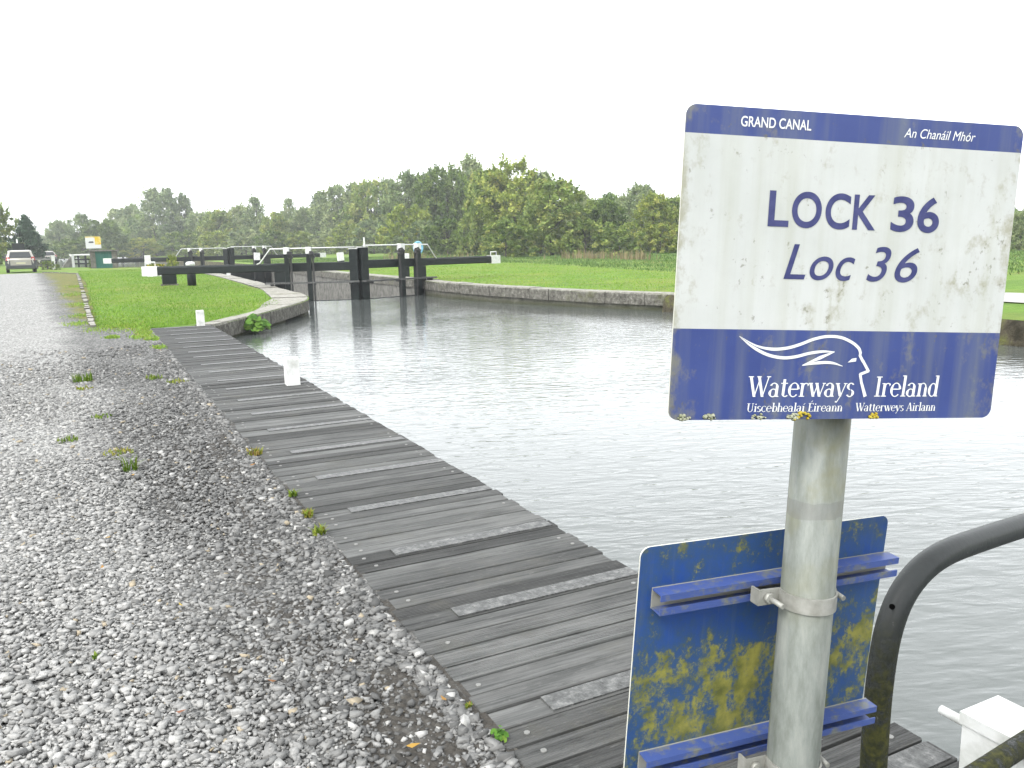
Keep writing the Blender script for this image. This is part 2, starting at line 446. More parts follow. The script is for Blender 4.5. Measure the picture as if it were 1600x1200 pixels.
def sheet(name, outer, holes, pts, zf, mat, kind='structure'):
    vs, es = [], []
    def ring(poly):
        b = len(vs); n = len(poly)
        for p in poly: vs.append(Vector((p[0], p[1])))
        for k in range(n): es.append((b + k, b + (k + 1) % n))
    ring(outer)
    for h in holes: ring(h)
    for p in pts:
        if inside(p[0], p[1], outer) and not any(inside(p[0], p[1], h) for h in holes): vs.append(Vector(p))
    v, e, fc, *_ = delaunay_2d_cdt(vs, es, [], 0, 1e-4)
    F = []
    for t in fc:
        cx = sum(v[i].x for i in t) / 3; cy = sum(v[i].y for i in t) / 3
        if inside(cx, cy, outer) and not any(inside(cx, cy, h) for h in holes): F.append(t)
    V = np.array([(p.x, p.y, zf(p.x, p.y)) for p in v]); F = np.array(F)
    a = V[F[:, 1]] - V[F[:, 0]]; b = V[F[:, 2]] - V[F[:, 0]]
    flip = np.cross(a, b)[:, 2] < 0
    F[flip] = F[flip][:, ::-1]
    me = np_mesh(name, V, F, smooth=True)
    o = link(name, me, mat); o['kind'] = kind
    return o

grid = [(x + 0.01, y + 0.02) for x in np.arange(-20, 64, 2.0) for y in np.arange(-18, 100, 2.0)]
grid += [(x, y) for x in range(-380, 480, 40) for y in range(-50, 600, 40) if not (-20 < x < 64 and -18 < y < 100)]
sheet('ground', [(-420, -60), (500, -60), (500, 620), (-420, 620)], [basin], grid, zt, MT['grass'])

def ragged(p, q, step, amp):
    out = []
    for v in resample([p, q], step)[:-1]:
        n = Vector((q[1] - p[1], p[0] - q[0])).normalized()
        out.append((v.x + n.x * random.uniform(-amp, amp), v.y + n.y * random.uniform(-amp, amp)))
    return out
road_outer = [(-7.5, -15.0), (1.12, -15.0), (1.12, 19.2)] + ragged((1.1, 19.5), (0.15, 20.2), 0.12, 0.10) + ragged((0.07, 20.3), (-0.1, 40), 0.3, 0.04) + ragged((-0.1, 40), (-0.55, 56), 0.4, 0.04) \
    + ragged((-0.6, 57), (-2.7, 63.0), 0.5, 0.15) + ragged((-2.7, 63), (-6.5, 62.0), 0.3, 0.3) + ragged((-6.8, 61), (-7.5, -14), 0.8, 0.3)
rgrid = [(x, y) for x in np.arange(-7.3, 1.1, 0.5) for y in np.arange(-14, 63, 1.0)]
sheet('gravel_road', road_outer, [], rgrid, lambda x, y: zt(x, y) + 0.022 + 0.012 * math.sin(x * 2.1 + y * 0.7) * math.sin(y * 1.3), MT['gravel'])

k = NM('pale_path', 0.9, 0.2); k.col(k.ramp(k.noise(k.coords('Position'), 6, 6), [(.35, (0.36, 0.35, 0.32)), (.65, (0.55, 0.54, 0.50))]))
sheet('path', path_poly, [], [], lambda x, y: zt(x, y) + 0.03, k.m)
# water sheets: the basin, the drained chamber of the lock, the canal beyond it
def water(name, poly, z):
    me = np_mesh(name, np.array([(p[0], p[1], z) for p in poly]), np.array([list(range(len(poly)))]))
    o = link(name, me, MT['water']); o['kind'] = 'structure'
water('water', [(0.9, -20.0), (61.0, -20.0), (61.0, 23.0), (16.5, 23.0), (12.9, 32.75), (12.35, 32.75), (9.42, 31.80), (6.4, 32.75), (5.9, 32.75), (0.9, 23.0)], WATER)
water('canal_water', [(12.9, 66.8), (30, 66.8), (30, 440), (-30, 440), (-30, 66.8), (5.8, 66.8)], WATER)
water('lock_water', [(5.9, 33.2), (12.8, 33.2), (12.8, 66.2), (5.9, 66.2)], -2.3)

# earth bank right round the water's edge
def bank(name, ring_, inset, closed=False):
    V, F = [], []
    P = resample([(p[0], p[1], 0) for p in ring_] + ([(ring_[0][0], ring_[0][1], 0)] if closed else []), 0.8)
    n = len(P)
    for k, p in enumerate(P):
        t = (P[min(k + 1, n - 1)] - P[max(k - 1, 0)]); t.z = 0; t.normalize()
        nrm = Vector((t.y, -t.x, 0)) * inset                    # towards the water
        z0 = zt(p.x, p.y)
        for j, (o, z) in enumerate(((0.0, z0 + 0.01), (0.10, z0 - 0.10), (0.22, -0.40), (0.5, -1.0))):
            w = random.uniform(0.5, 1.5)
            V.append((p.x + nrm.x * o * w, p.y + nrm.y * o * w, z))
    for k in range(n - 1):
        for j in range(3):
            a = k * 4 + j; F.append((a, a + 1, a + 5, a + 4))
    o = link(name, np_mesh(name, np.array(V), np.array(F), smooth=True), MT['earth']); o['kind'] = 'structure'
edge = right_quay[-6:] + [(15.45, 14.0), (15.3, 9.3), (15.7, 4.0), (15.6, -19.0)]
bank('canal_bank', edge, 1.0)
bank('canal_bank', far_left[1:], 1.0)
bank('canal_bank', far_right[:3], 1.0)

# ------------------------------------------------------------------ quay walls and lock chamber
def quay(name, line, width, label, mat_low, recess=None, zlow=-1.7, cop=0.36, setback=0.04, side=1.0, overlap=0.0, topdz=0.03):
    """line runs with the water on the right-hand side when side = 1"""
    root = empty(name, (line[0][0], line[0][1], 0), label, 'quay wall')
    P = resample([(p[0], p[1], 0) for p in line], 0.30)
    n = len(P); N = []
    for k in range(n):
        t = (P[min(k + 1, n - 1)] - P[max(k - 1, 0)]).normalized()
        N.append(Vector((t.y, -t.x, 0)) * side)
    s = [0.0]
    for a, b in zip(P, P[1:]): s.append(s[-1] + (b - a).length)
    wf = width if callable(width) else (lambda q: width)
    # coping: separate dressed stones, each with its own small jog
    m = MB(); k = 0
    while k < n - 1:
        e = min(n - 1, k + random.choice((3, 4, 4, 5)))
        jo, jt = random.uniform(-0.018, 0.018), random.uniform(-0.014, 0.014)
        for q in range(k, e):
            def pt(i, o): return P[i] + N[i] * o
            g0 = 0.012 if q == k else 0; g1 = 0.012 if q == e - 1 else 0
            A, B = P[q].lerp(P[q + 1], g0 / 0.3), P[q + 1].lerp(P[q], g1 / 0.3)
            wa, wb = wf(s[q]), wf(s[q + 1])
            j0, j1 = random.uniform(-.008, .008), random.uniform(-.008, .008)
            za, zb = zt(A.x, A.y) + topdz + jt, zt(B.x, B.y) + topdz + jt
            oa, ob = A + N[q] * (jo), B + N[q + 1] * (jo)
            ia, ib = A - N[q] * wa, B - N[q + 1] * wb
            lo = [(oa.x, oa.y, za - cop), (ob.x, ob.y, zb - cop), (ib.x, ib.y, zb - cop), (ia.x, ia.y, za - cop)]
            ca, cb = oa - N[q] * 0.04, ob - N[q + 1] * 0.04
            md = [(oa.x, oa.y, za - 0.045 + j0), (ob.x, ob.y, zb - 0.045 + j1), (ib.x, ib.y, zb - 0.03), (ia.x, ia.y, za - 0.03)]
            hi = [(ca.x, ca.y, za), (cb.x, cb.y, zb), (ib.x, ib.y, zb), (ia.x, ia.y, za)]
            if side < 0: lo, md, hi = [l[::-1] for l in (lo, md, hi)]
            va = [m.bm.verts.new(p) for p in lo]; vb = [m.bm.verts.new(p) for p in md]; vc = [m.bm.verts.new(p) for p in hi]
            for x_, y_ in ((va, vb), (vb, vc)):
                for i in range(4): m.bm.faces.new((x_[i], x_[(i + 1) % 4], y_[(i + 1) % 4], y_[i]))
            m.bm.faces.new(vc); m.bm.faces.new(va[::-1])
        k = e
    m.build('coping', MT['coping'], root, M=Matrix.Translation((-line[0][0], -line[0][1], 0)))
    # rubble face beneath, rough in depth, set back a little; an optional recess (culvert mouth)
    V, F, rows = [], [], 7
    for k in range(n):
        z1 = zt(P[k].x, P[k].y) + topdz - cop + 0.01
        for j in range(rows):
            z = z1 + (zlow - z1) * (j / (rows - 1))
            o = setback + random.uniform(0, 0.05)
            if recess and recess[0] < s[k] < recess[1] and j >= 1: o += 0.9
            p = P[k] - N[k] * o
            V.append((p.x - line[0][0], p.y - line[0][1], z))
    for k in range(n - 1):
        for j in range(rows - 1):
            a = k * rows + j; q = (a, a + 1, a + rows + 1, a + rows)
            F.append(q if side > 0 else q[::-1])
    link('wall_face', np_mesh('wall_face', np.array(V), np.array(F)), mat_low, root)
    return root

def lw(q): return 0.42 + 0.75 * smooth(3.0, 7.0, q) - 0.45 * smooth(9.0, 14.0, q)
quay('quay_wall', left_quay, lw, 'curved grey stone quay wall with pale coping, rounding from the jetty end to the near gate', MT['quay_stone'], recess=(4.8, 6.6))
quay('quay_wall', right_quay, 0.62, 'long rough stone quay wall across the basin, on the lawn side to the right of the gates', MT['quay_stone'])
quay('chamber_wall', [(6.38, 32.62), (6.36, 66.5)], 0.75, 'stone side wall of the lock chamber next to the planted lawn, leafy butterbur side', MT['chamber_stone'], zlow=-3.2)
quay('chamber_wall', [(12.38, 66.5), (12.38, 32.62)], 0.75, 'streaked pale grey chamber wall seen between the near gate posts', MT['chamber_stone'], zlow=-3.2)

# ------------------------------------------------------------------ timber jetty
jet = empty('timber_jetty', (1.7, 9.0, 0), 'long low boardwalk jetty of weathered grey planks with metal tread strips', 'jetty')
JM = Matrix.Translation((-1.7, -9.0, 0))
PITCH_P, X0, X1 = 0.1215, 1.095, 2.325
ys = [0.30 + PITCH_P * k for k in range(157)]
def plank_geo(m, y, idx, mi=0):
    a, b = X0 + random.uniform(-.012, .012), X1 + random.uniform(-.014, .014)
    dz, sk = random.uniform(-.004, .003), random.uniform(-.003, .003)
    w = 0.1105
    lo = [(a, y + sk, -0.046 + dz), (b, y - sk, -0.046 + dz), (b, y + w - sk, -0.046 + dz), (a, y + w + sk, -0.046 + dz)]
    hi = [(p[0], p[1], p[2] + 0.045) for p in lo]
    m.hexa(lo, hi, mi)
    return dz
def bolt_geo(m, x, y, z, mi):
    m.tube([(x, y, z - 0.004), (x, y, z + 0.003)], 0.011, 8, mi)
stuffed = MB()
tread_next = 3
for k, y in enumerate(ys):
    near = k < 100
    m = MB() if near else stuffed
    dz = plank_geo(m, y, k)
    if near:
        bmesh.ops.bevel(m.bm, geom=list(m.bm.edges), offset=0.004, segments=1, affect='EDGES')
        for bx in (X0 + 0.09, X1 - 0.09):
            if random.random() < .45: bolt_geo(m, bx + random.uniform(-.015, .015), y + 0.057, dz, 1)
        pl = m.build('plank', [MT['plank_rib'] if k % 9 in (2, 3, 4, 7) or k in (14, 15) else MT['plank'], MT['plank_bolt']], jet, M=JM)
    if k == tread_next:
        t = MB(); xs = X0 + 0.24
        t.box(xs, X1 - random.uniform(0.005, 0.03), y + 0.008, y + 0.106, dz, dz + 0.006)
        t.build('tread_strip', MT['tread'], pl if near else None, 0.002, M=JM) if near else None
        if not near: stuffed.box(xs, X1 - 0.05, y + 0.008, y + 0.106, dz, dz + 0.006, 1)
        tread_next += random.choice((6, 7, 7, 8)) if k > 30 else 7
so_ = stuffed.build('plank', [MT['plank'], MT['tread']], jet, M=JM); so_['kind'] = 'stuff'
m = MB(); m.box(X0 + 0.03, X0 + 0.10, -1.5, 19.38, -0.22, -0.052); m.box(X1 - 0.12, X1 - 0.04, -1.5, 19.38, -0.22, -0.052)
m.build('bearer', MT['plank'], jet, 0.004, M=JM)
for y in (1.6, 5.2, 8.8, 12.4, 16.0, 19.0):
    m = MB(); m.tube([(X1 - 0.20, y, -1.6), (X1 - 0.20, y, -0.24)], 0.10, 12)
    m.build('pile', MT['plank'], jet, M=JM)

# ------------------------------------------------------------------ bollards
def bollard(loc, label, pin, lid):
    t = empty('mooring_bollard', loc, label, 'bollard', 'white mooring bollards along the jetty')
    m = MB(); m.box(-.078, .078, -.078, .078, -0.02, 0.30); m.build('post', MT['white_paint'], t, 0.008, 2)
    if lid:
        m = MB(); m.box(-.084, .084, -.084, .084, 0.301, 0.335); m.build('cap', MT['white_paint'], t, 0.006, 2)
    else:
        m = MB(); m.hexa([(-.078, -.078, .301), (.078, -.078, .301), (.078, .078, .301), (-.078, .078, .301)], [(-.074, -.074, .335), (.074, -.074, .335), (.074, .074, .335), (-.074, .074, .335)])
        m.build('cap', MT['white_paint'], t, 0.004)
    for z in (0.09, 0.2):
        m = MB(); m.tube([(.079, 0, z), (.094, 0, z)], 0.011, 8); m.build('bolt', MT['bolt_steel'], t)
    if pin:
        m = MB(); m.tube([(-.042, -.165, .283), (-.042, .168, .283)], 0.0135, 12); m.build('cross_pin', MT['white_paint'], t, 0.002)
    return t
bollard((2.10, 10.12, 0), 'white square bollard halfway along the jetty on its water edge', False, False)
bollard((2.10, 19.28, 0), 'white square bollard at the far end of the jetty beside the stone quay', False, False)
bollard((2.120, 1.245, 0.012), 'white lidded bollard with a round cross pin, behind the black handrail', True, True)

# ------------------------------------------------------------------ lock gates
def gate(heel, mitre, beam_len, zb, plank_top, labels, dz_tip, rail_z, handle=True, gear_side=-1, bev=True):
    """one leaf: heel post, mitre post, balance beam reaching back over the lawn, two paddle posts with racks,
    hand rail, footboard, planking.  a runs from heel to mitre, b away from the photographer"""
    H_, T_ = Vector((heel[0], heel[1], 0)), Vector((mitre[0], mitre[1], 0))
    X = (T_ - H_).normalized(); Y = Vector((-X.y, X.x, 0))
    if Y.y < 0: Y = -Y
    L = (T_ - H_).length
    t = empty('lock_gate', (heel[0], heel[1], 0), labels, 'lock gate', 'black and white lock gate leaves')
    def P(a, b, z): return tuple(X * a + Y * b + Vector((0, 0, z)))
    def blk(m, a0, a1, b0, b1, z0, z1, mi=0, za=0.0, zb_=0.0):
        pts = [(a0, b0), (a1, b0), (a1, b1), (a0, b1)]
        zz = [za, zb_, zb_, za]
        m.hexa([P(a, b, z0 + q) for (a, b), q in zip(pts, zz)], [P(a, b, z1 + q) for (a, b), q in zip(pts, zz)], mi)
    bv = 0.015 if bev else 0
    B = MT['black_paint']; Wt = MT['white_paint']
    # balance beam: deeper and square over the gate, rounded and tapering to the tail
    m = MB()
    stations = [(L - 0.10, 0.16, 0.32, 0), (0.55, 0.165, 0.33, 0), (0.1, 0.165, 0.34, 0), (-0.35, 0.155, 0.30, -0.01), (-beam_len + 0.55, 0.15, 0.32, dz_tip)]
    rings = []
    for a, hw, h, dz in stations:
        z1 = zb + dz; z0 = z1 - h; ch = 0.02 if a > 0 else 0.06
        prof = [(-hw, z0 + ch * .5), (-hw + ch * .5, z0), (hw - ch * .5, z0), (hw, z0 + ch * .5), (hw, z1 - ch), (hw - ch, z1), (-hw + ch, z1), (-hw, z1 - ch)]
        rings.append([m.bm.verts.new(P(a, b, z)) for b, z in prof])
    for q in range(len(rings) - 1):
        for k in range(8): m.bm.faces.new((rings[q][k], rings[q][(k + 1) % 8], rings[q + 1][(k + 1) % 8], rings[q + 1][k]))
    m.bm.faces.new(rings[0]); m.bm.faces.new(rings[-1][::-1])
    beam = m.build('balance_beam', B, t)
    m = MB(); blk(m, -beam_len, -beam_len + 0.56, -.165, .165, zb + dz_tip - 0.35, zb + dz_tip + 0.012)
    m.build('beam_end', Wt, beam, 0.03, 2)
    if handle:
        m = MB(); a0, a1 = -beam_len + 0.1, -beam_len + 0.46; zz = zb + dz_tip
        m.tube([P(a0, 0, zz), P(a0, 0, zz + 0.17), P(a1, 0, zz + 0.17), P(a1, 0, zz)], 0.022, 8)
        m.build('push_handle', Wt, beam)
    # posts
    zt_ = rail_z - 0.06
    m = MB(); blk(m, L - 0.33, L - 0.004, -.19, .15, -1.7, zt_); m.build('mitre_post', B, t, bv)
    m = MB(); blk(m, L - 0.34, L - 0.001, -.20, .16, zt_ + .002, zt_ + .03); m.build('post_cap', Wt, t, 0.006)
    m = MB(); blk(m, -0.13, 0.27, -.16, .17, -1.7, zb - 0.335); m.build('heel_post', B, t, bv)
    # planking below
    m = MB(); n = 8
    for k in range(n):
        a0 = 0.28 + (L - 0.6) * k / n; a1 = 0.28 + (L - 0.6) * (k + 1) / n - 0.008
        blk(m, a0, a1, -.05 + random.uniform(-.006, .006), .05, -2.2, plank_top)
    blk(m, 0.275, L - 0.305, -.10, .10, plank_top - 0.2, plank_top - 0.02)
    m.build('planking', B, t)
    # footboard carried on brackets in front of the gate
    m = MB(); blk(m, -0.45, L + 0.04, -.48, -.21, 0.27, 0.33); m.build('footboard', MT['plank'], t, 0.006)
    for a in (-0.25, L * .45, L - 0.35):
        m = MB(); blk(m, a, a + 0.06, -.46, -.12, 0.20, 0.268); m.build('bracket', MT['iron'], t)
    # paddle posts with rack and gearing
    for q, a in enumerate((L * 0.13, L * 0.40)):
        m = MB(); blk(m, a - .085, a + .085, -.40, -.17, -1.7, rail_z - 0.20); pp = m.build('paddle_post', B, t, bv * .6)
        m = MB(); blk(m, a - .10, a + .10, -.415, -.155, rail_z - 0.20 + .002, rail_z + 0.06); m.build('post_head', Wt, pp, 0.01, 2)
        g = MB(); s = gear_side
        blk(g, a + s * .17 - .03, a + s * .17 + .03, -.44, -.38, -0.6, rail_z - 0.12)                # toothed rack
        for z in np.arange(zb + .05, rail_z - .14, .045): blk(g, a + s * .17 - .055, a + s * .17 - .028, -.435, -.385, z, z + .022)
        g.tube([P(a + s * .11, -.52, rail_z - .22), P(a + s * .11, -.30, rail_z - .22)], 0.085, 12)   # pinion housing
        g.tube([P(a + s * .20, -.50, rail_z - .33), P(a + s * .20, -.34, rail_z - .33)], 0.055, 10)
        g.tube([P(a + s * .02, -.56, rail_z - .22), P(a + s * .15, -.56, rail_z - .22)], 0.022, 8)
        blk(g, a + s * .09 - .05, a + s * .09 + .05, -.46, -.41, rail_z - .36, rail_z - .10)
        g.build('paddle_gear', MT['iron'], pp)
    # hand rail rising off the beam
    m = MB(); rb = -.20
    m.tube([P(-0.75, rb + .08, zb - .02), P(-0.62, rb, zb + 0.03), P(-0.22, rb, rail_z), P(L * .4, rb, rail_z + 0.01), P(L - 0.1, rb, rail_z + 0.012)], 0.027, 8)
    m.build('hand_rail', MT['rail_white'], t)
    return t
gate((6.55, 32.85), (9.42, 31.78), 5.0, 1.055, -0.402, 'near gate leaf with its white tipped beam over the left lawn', -0.015, 1.60, True, 1)
gate((12.42, 32.85), (9.44, 31.78), 4.6, 1.105, -0.402, 'near gate leaf with its beam reaching right over the far lawn', -0.01, 1.655, True, 1)
gate((6.45, 65.2), (9.28, 64.05), 5.75, 1.15, 0.22, 'distant gate leaf on the left, its white beam end before the green door', -0.02, 1.70, False, 1)
gate((12.3, 65.2), (9.30, 64.05), 5.2, 1.16, 0.22, 'distant gate leaf on the right, behind the near paddle posts', 0.0, 1.77, False, 1)

# mooring and stop posts about the lock
def post(loc, w, h, white, label, shape='square', tilt=0.0, base_white=False):
    t = empty('stop_post', loc, label, 'post', 'posts standing about the lock')
    M = Matrix.Rotation(tilt, 4, 'Y')
    if shape == 'square':
        m = MB(); m.box(-w / 2, w / 2, -w / 2, w / 2, -0.1, h - white); m.build('shaft', MT['white_paint' if base_white else 'black_paint'], t, 0.012, M=M)
        m = MB(); m.box(-w / 2 - .008, w / 2 + .008, -w / 2 - .008, w / 2 + .008, h - white + .001, h); m.build('cap', MT['white_paint'], t, 0.025, 2, M=M)
    else:
        m = MB(); m.tube([(0, 0, -0.1), (0, 0, h - white)], w / 2, 16); m.build('shaft', MT['white_paint' if base_white else 'black_paint'], t, M=M)
        m = MB(); m.tube([(0, 0, h - white + .001), (0, 0, h - white * .35), (0, 0, h - white * .1), (0, 0, h)], [w / 2 + .01, w / 2 + .01, w / 2 - .03, w / 4], 16); m.build('cap', MT['white_paint'], t, M=M)
    return t
def gxy(px, dep): 
    p = atdep(px, 420, dep); return p.x, p.y
def gpost(px, dep, *a, **k):
    x, y = gxy(px, dep); return post((x, y, zt(x, y)), *a, **k)
gpost(298, 33.2, 0.34, 0.96, 0.16, 'black round post with domed white top, under the left balance beam', shape='round')
x, y = gxy(263, 33.6)
t = empty('beam_rest', (x, y, zt(x, y)), 'squat black block under the tail of the left balance beam', 'beam support')
m = MB(); m.box(-.27, .27, -.16, .16, -.1, .48); m.build('block', MT['black_paint'], t, 0.02)
m = MB(); m.box(-.33, .33, -.20, .20, -.1, .06); m.build('foot', MT['quay_stone'], t, 0.02)
gpost(356.5, 41.5, 0.17, 0.36, 0.1, 'small white post on the chamber edge, under the left beam', base_white=True)
gpost(232, 58, 0.36, 1.0, 0.5, 'thick white post just behind the white tip of the left beam', base_white=True)
gpost(402, 50.5, 0.30, 1.1, 0.45, 'white headed black post seen between the left paddle posts', tilt=0.04)
gpost(534.5, 52, 0.34, 1.05, 0.5, 'leaning white headed post left of the thick mitre post', tilt=-0.08)
gpost(632.5, 38.5, 0.34, 1.1, 0.30, 'white headed post seen between the two right hand paddle posts')
gpost(571, 60, 0.10, 2.0, 0.05, 'thin grey post rising behind the thick mitre post', base_white=True)

# pale blue lifebuoy housing on its post
x, y = gxy(654, 36.5)
t = empty('lifebuoy_stand', (x, y, zt(x, y)), 'pale blue oval lifebuoy housing on a brown post behind the right gate', 'lifebuoy')
k = NM('pale_blue_plastic', 0.45, 0.4); k.col((0.20, 0.48, 0.66)); BLUE_P = k.m
k = NM('brown_wood', 0.8, 0.2); k.col((0.20, 0.13, 0.06)); WOODB = k.m
m = MB(); m.box(-.05, .05, .0, .1, -.1, 1.62); m.build('post', WOODB, t, 0.01)
m = MB()
ring_ = [(0.19 * math.cos(a), -0.05, 1.35 + 0.24 * math.sin(a)) for a in np.linspace(0, 2 * math.pi, 25)]
m.tube(ring_, 0.055, 10, cap=False)
lid = [(0.17 * math.cos(a), 1.35 + 0.22 * math.sin(a)) for a in np.linspace(0, 2 * math.pi, 24, endpoint=False)]
fa = [m.bm.verts.new((p[0], -0.06, p[1])) for p in lid]; fb = [m.bm.verts.new((p[0], -0.02, p[1])) for p in lid]
m.bm.faces.new(fa); m.bm.faces.new(fb[::-1])
m.build('housing', BLUE_P, t)

# ------------------------------------------------------------------ lock sign on its galvanised post
def frame(yaw, tilt, roll, c):
    return Matrix.Translation(c) @ Matrix.Rotation(yaw, 4, 'Z') @ Matrix.Rotation(tilt, 4, 'X') @ Matrix.Rotation(roll, 4, 'Y')
C_SIGN = Vector((0.931, 0.813, 1.602))
FR = frame(-0.280, -0.008, 0.053, C_SIGN)                      # panel frame: x right, z up, -y towards the viewer
P0 = FR @ Vector((0.024, 0.0705, -0.265))
UP = (FR.to_3x3() @ Vector((0, 0, 1))).normalized()
base = P0 - UP * (P0.z / UP.z)
sign = empty('lock_sign', base, 'leaning galvanised post with a white and blue lock sign and a blue sign back below', 'sign')
TM = Matrix.Translation(-base)
PW, PH = 0.5, 0.413

def rounded(w, h, r, n=8):
    out = []
    for cx, cz, a0 in ((w/2 - r, h/2 - r, 0), (-w/2 + r, h/2 - r, 90), (-w/2 + r, -h/2 + r, 180), (w/2 - r, -h/2 + r, 270)):
        for k in range(n + 1):
            a = R_(a0 + 90 * k / n); out.append((cx + r * math.cos(a), cz + r * math.sin(a)))
    return out
def panel_geo(m, w, h, r, y0, y1, mi=(0, 1, 2)):
    pr = rounded(w, h, r)
    a = [m.bm.verts.new((x, y0, z)) for x, z in pr]; b = [m.bm.verts.new((x, y1, z)) for x, z in pr]
    n = len(pr)
    m.bm.faces.new(a).material_index = mi[0]; m.bm.faces.new(b[::-1]).material_index = mi[1]
    for k in range(n): m.bm.faces.new((a[k], b[k], b[(k + 1) % n], a[(k + 1) % n])).material_index = mi[2]

def mk_front():
    k = NM('sign_face', 0.42, 0.4, alb=0.52); co = k.coords('Object'); x, y, z = k.sep(co)
    # printed bands: blue head and foot, white field between
    band = k.math('MAXIMUM', k.math('GREATER_THAN', z, 0.1705), k.math('LESS_THAN', z, -0.082))
    fade = k.noise(co, 9, 4)
    blue = k.ramp(fade, [(0.35, (0.034, 0.062, 0.250)), (0.65, (0.046, 0.078, 0.285))])
    white = k.ramp(k.noise(co, 5, 6, 0.65), [(0.35, (0.62, 0.645, 0.625)), (0.65, (0.72, 0.74, 0.73))])
    c = k.mix(band, white, blue)
    # algae: spots thicker to the right edge, rain streaks, green film along the left edge
    spots = k.noise(k.coords('Object', (34, 34, 26)), 1.0, 6, 0.72)
    area = k.noise(co, 7.5, 3)
    rt = k.ramp(k.math('ADD', x, 0.5), [(0.25, 0.0), (0.70, 0.10), (0.80, 0.30), (1.0, 0.36)])
    lf = k.ramp(k.math('ADD', x, 0.5), [(0.25, 0.50), (0.262, 0.18), (0.31, 0.0)])
    sp = k.math('ADD', k.math('ADD', k.math('MULTIPLY', spots, 0.72), k.math('MULTIPLY', area, 0.28)), k.math('MULTIPLY', k.math('MAXIMUM', rt, lf), 0.32))
    c = k.mix(k.ramp(sp, [(0.565, 0.0), (0.70, 0.62)]), c, (0.30, 0.285, 0.145))
    sp2 = k.noise(k.coords('Object', (60, 60, 50)), 1.0, 4, 0.7)
    c = k.mix(k.ramp(k.math('ADD', sp2, k.math('MULTIPLY', area, 0.25)), [(0.755, 0.0), (0.82, 0.6)]), c, (0.15, 0.14, 0.075))
    st = k.noise(k.coords('Object', (26, 26, 1.3)), 1.0, 5, 0.6)
    c = k.mix(k.ramp(st, [(0.45, 0.0), (0.70, 0.26)]), c, (0.36, 0.38, 0.20))
    k.col(c); return k.m
def mk_back(name):
    k = NM(name, 0.45, 0.4); co = k.coords('Object'); x, y, z = k.sep(co)
    blue = k.ramp(k.noise(co, 6, 4), [(0.35, (0.014, 0.060, 0.250)), (0.65, (0.022, 0.085, 0.310))])
    n1 = k.noise(k.coords('Object', (1, 1, 0.8)), 26, 12, 0.80, 0.0); ar = k.noise(co, 6.0, 3)
    zone = k.ramp(k.math('ADD', k.math('MULTIPLY', z, 1.0), 0.5), [(0.34, 0.28), (0.50, 0.27), (0.56, 0.08), (0.60, 0.02), (0.64, 0.12), (0.69, 0.17)])
    sp = k.math('ADD', k.math('ADD', k.math('MULTIPLY', n1, 0.75), k.math('MULTIPLY', ar, 0.35)), k.math('MULTIPLY', zone, 0.42))
    alg = k.ramp(k.noise(co, 30, 5), [(0.35, (0.11, 0.12, 0.014)), (0.65, (0.32, 0.30, 0.05))])
    blue = k.mix(k.ramp(sp, [(0.52, 0.0), (0.66, 0.55)]), blue, (0.045, 0.085, 0.06))
    blue = k.mix(k.ramp(k.noise(k.coords('Object', (40, 40, 2.0)), 1.0, 5, 0.7), [(0.56, 0.0), (0.72, 0.35)]), blue, (0.10, 0.14, 0.20))
    c = k.mix(k.ramp(k.math('ADD', sp, k.math('MULTIPLY', k.math('SUBTRACT', k.noise(co, 120, 6, 0.8), 0.5), 0.22)), [(0.645, 0.0), (0.715, 0.9)]), blue, alg)
    c = k.mix(k.ramp(k.noise(co, 80, 3), [(0.72, 0.0), (0.78, 0.8)]), c, (0.30, 0.26, 0.14))
    k.col(c); k.bump(sp, 0.25, 0.003); return k.m
k = NM('sign_edge', 0.6); k.col((0.62, 0.62, 0.55)); EDGE = k.m
k = NM('channel_blue', 0.5, 0.4); co_ = k.coords('Position')
k.col(k.mix(k.ramp(k.noise(co_, 38, 7, 0.7), [(0.50, 0.0), (0.66, 0.75)]), (0.055, 0.095, 0.30), (0.21, 0.21, 0.10))); CHB = k.m
k = NM('channel_raw', 0.7, 0.4); k.col((0.30, 0.30, 0.27)); CHR = k.m
k = NM('white_vinyl', 0.45); k.col((0.80, 0.82, 0.82)); VIN = k.m
k = NM('blue_vinyl', 0.45); co_ = k.coords('Position')
k.col(k.ramp(k.noise(co_, 60, 4), [(0.35, (0.030, 0.036, 0.135)), (0.7, (0.060, 0.066, 0.185))])); VINB = k.m
def mk_galv():
    k = NM('galvanised_steel', 0.55, 0.35, 0.1, alb=0.42); co = k.coords('Object'); x, y, z = k.sep(co)
    c = k.ramp(k.noise(k.coords('Object', (5, 5, 1.2)), 7, 8, 0.7), [(0.3, (0.19, 0.21, 0.18)), (0.5, (0.325, 0.355, 0.325)), (0.7, (0.45, 0.475, 0.435))])
    c = k.mix(k.ramp(k.noise(k.coords('Object', (1, 1, .3)), 24, 6, 0.7), [(0.5, 0.0), (0.7, 0.5)]), c, (0.19, 0.20, 0.17))
    up = k.ramp(k.math('MULTIPLY', z, 0.5), [(0.50, 0.0), (0.64, 0.55)])
    c = k.mix(k.math('MULTIPLY', up, k.ramp(k.noise(co, 11, 5), [(0.42, 0.0), (0.62, 1.0)])), c, (0.25, 0.235, 0.075))
    rg = k.math('ADD', k.math('MULTIPLY', k.math('SUBTRACT', k.noise(co, 20, 4), 0.5), 0.02), z)
    tape = k.math('MULTIPLY', k.math('GREATER_THAN', rg, 1.235), k.math('LESS_THAN', rg, 1.262))
    c = k.mix(k.math('MULTIPLY', tape, 0.45), c, (0.20, 0.20, 0.19))
    k.col(c); k.bump(k.noise(co, 60, 4), 0.15, 0.002); return k.m
GALV = mk_galv()
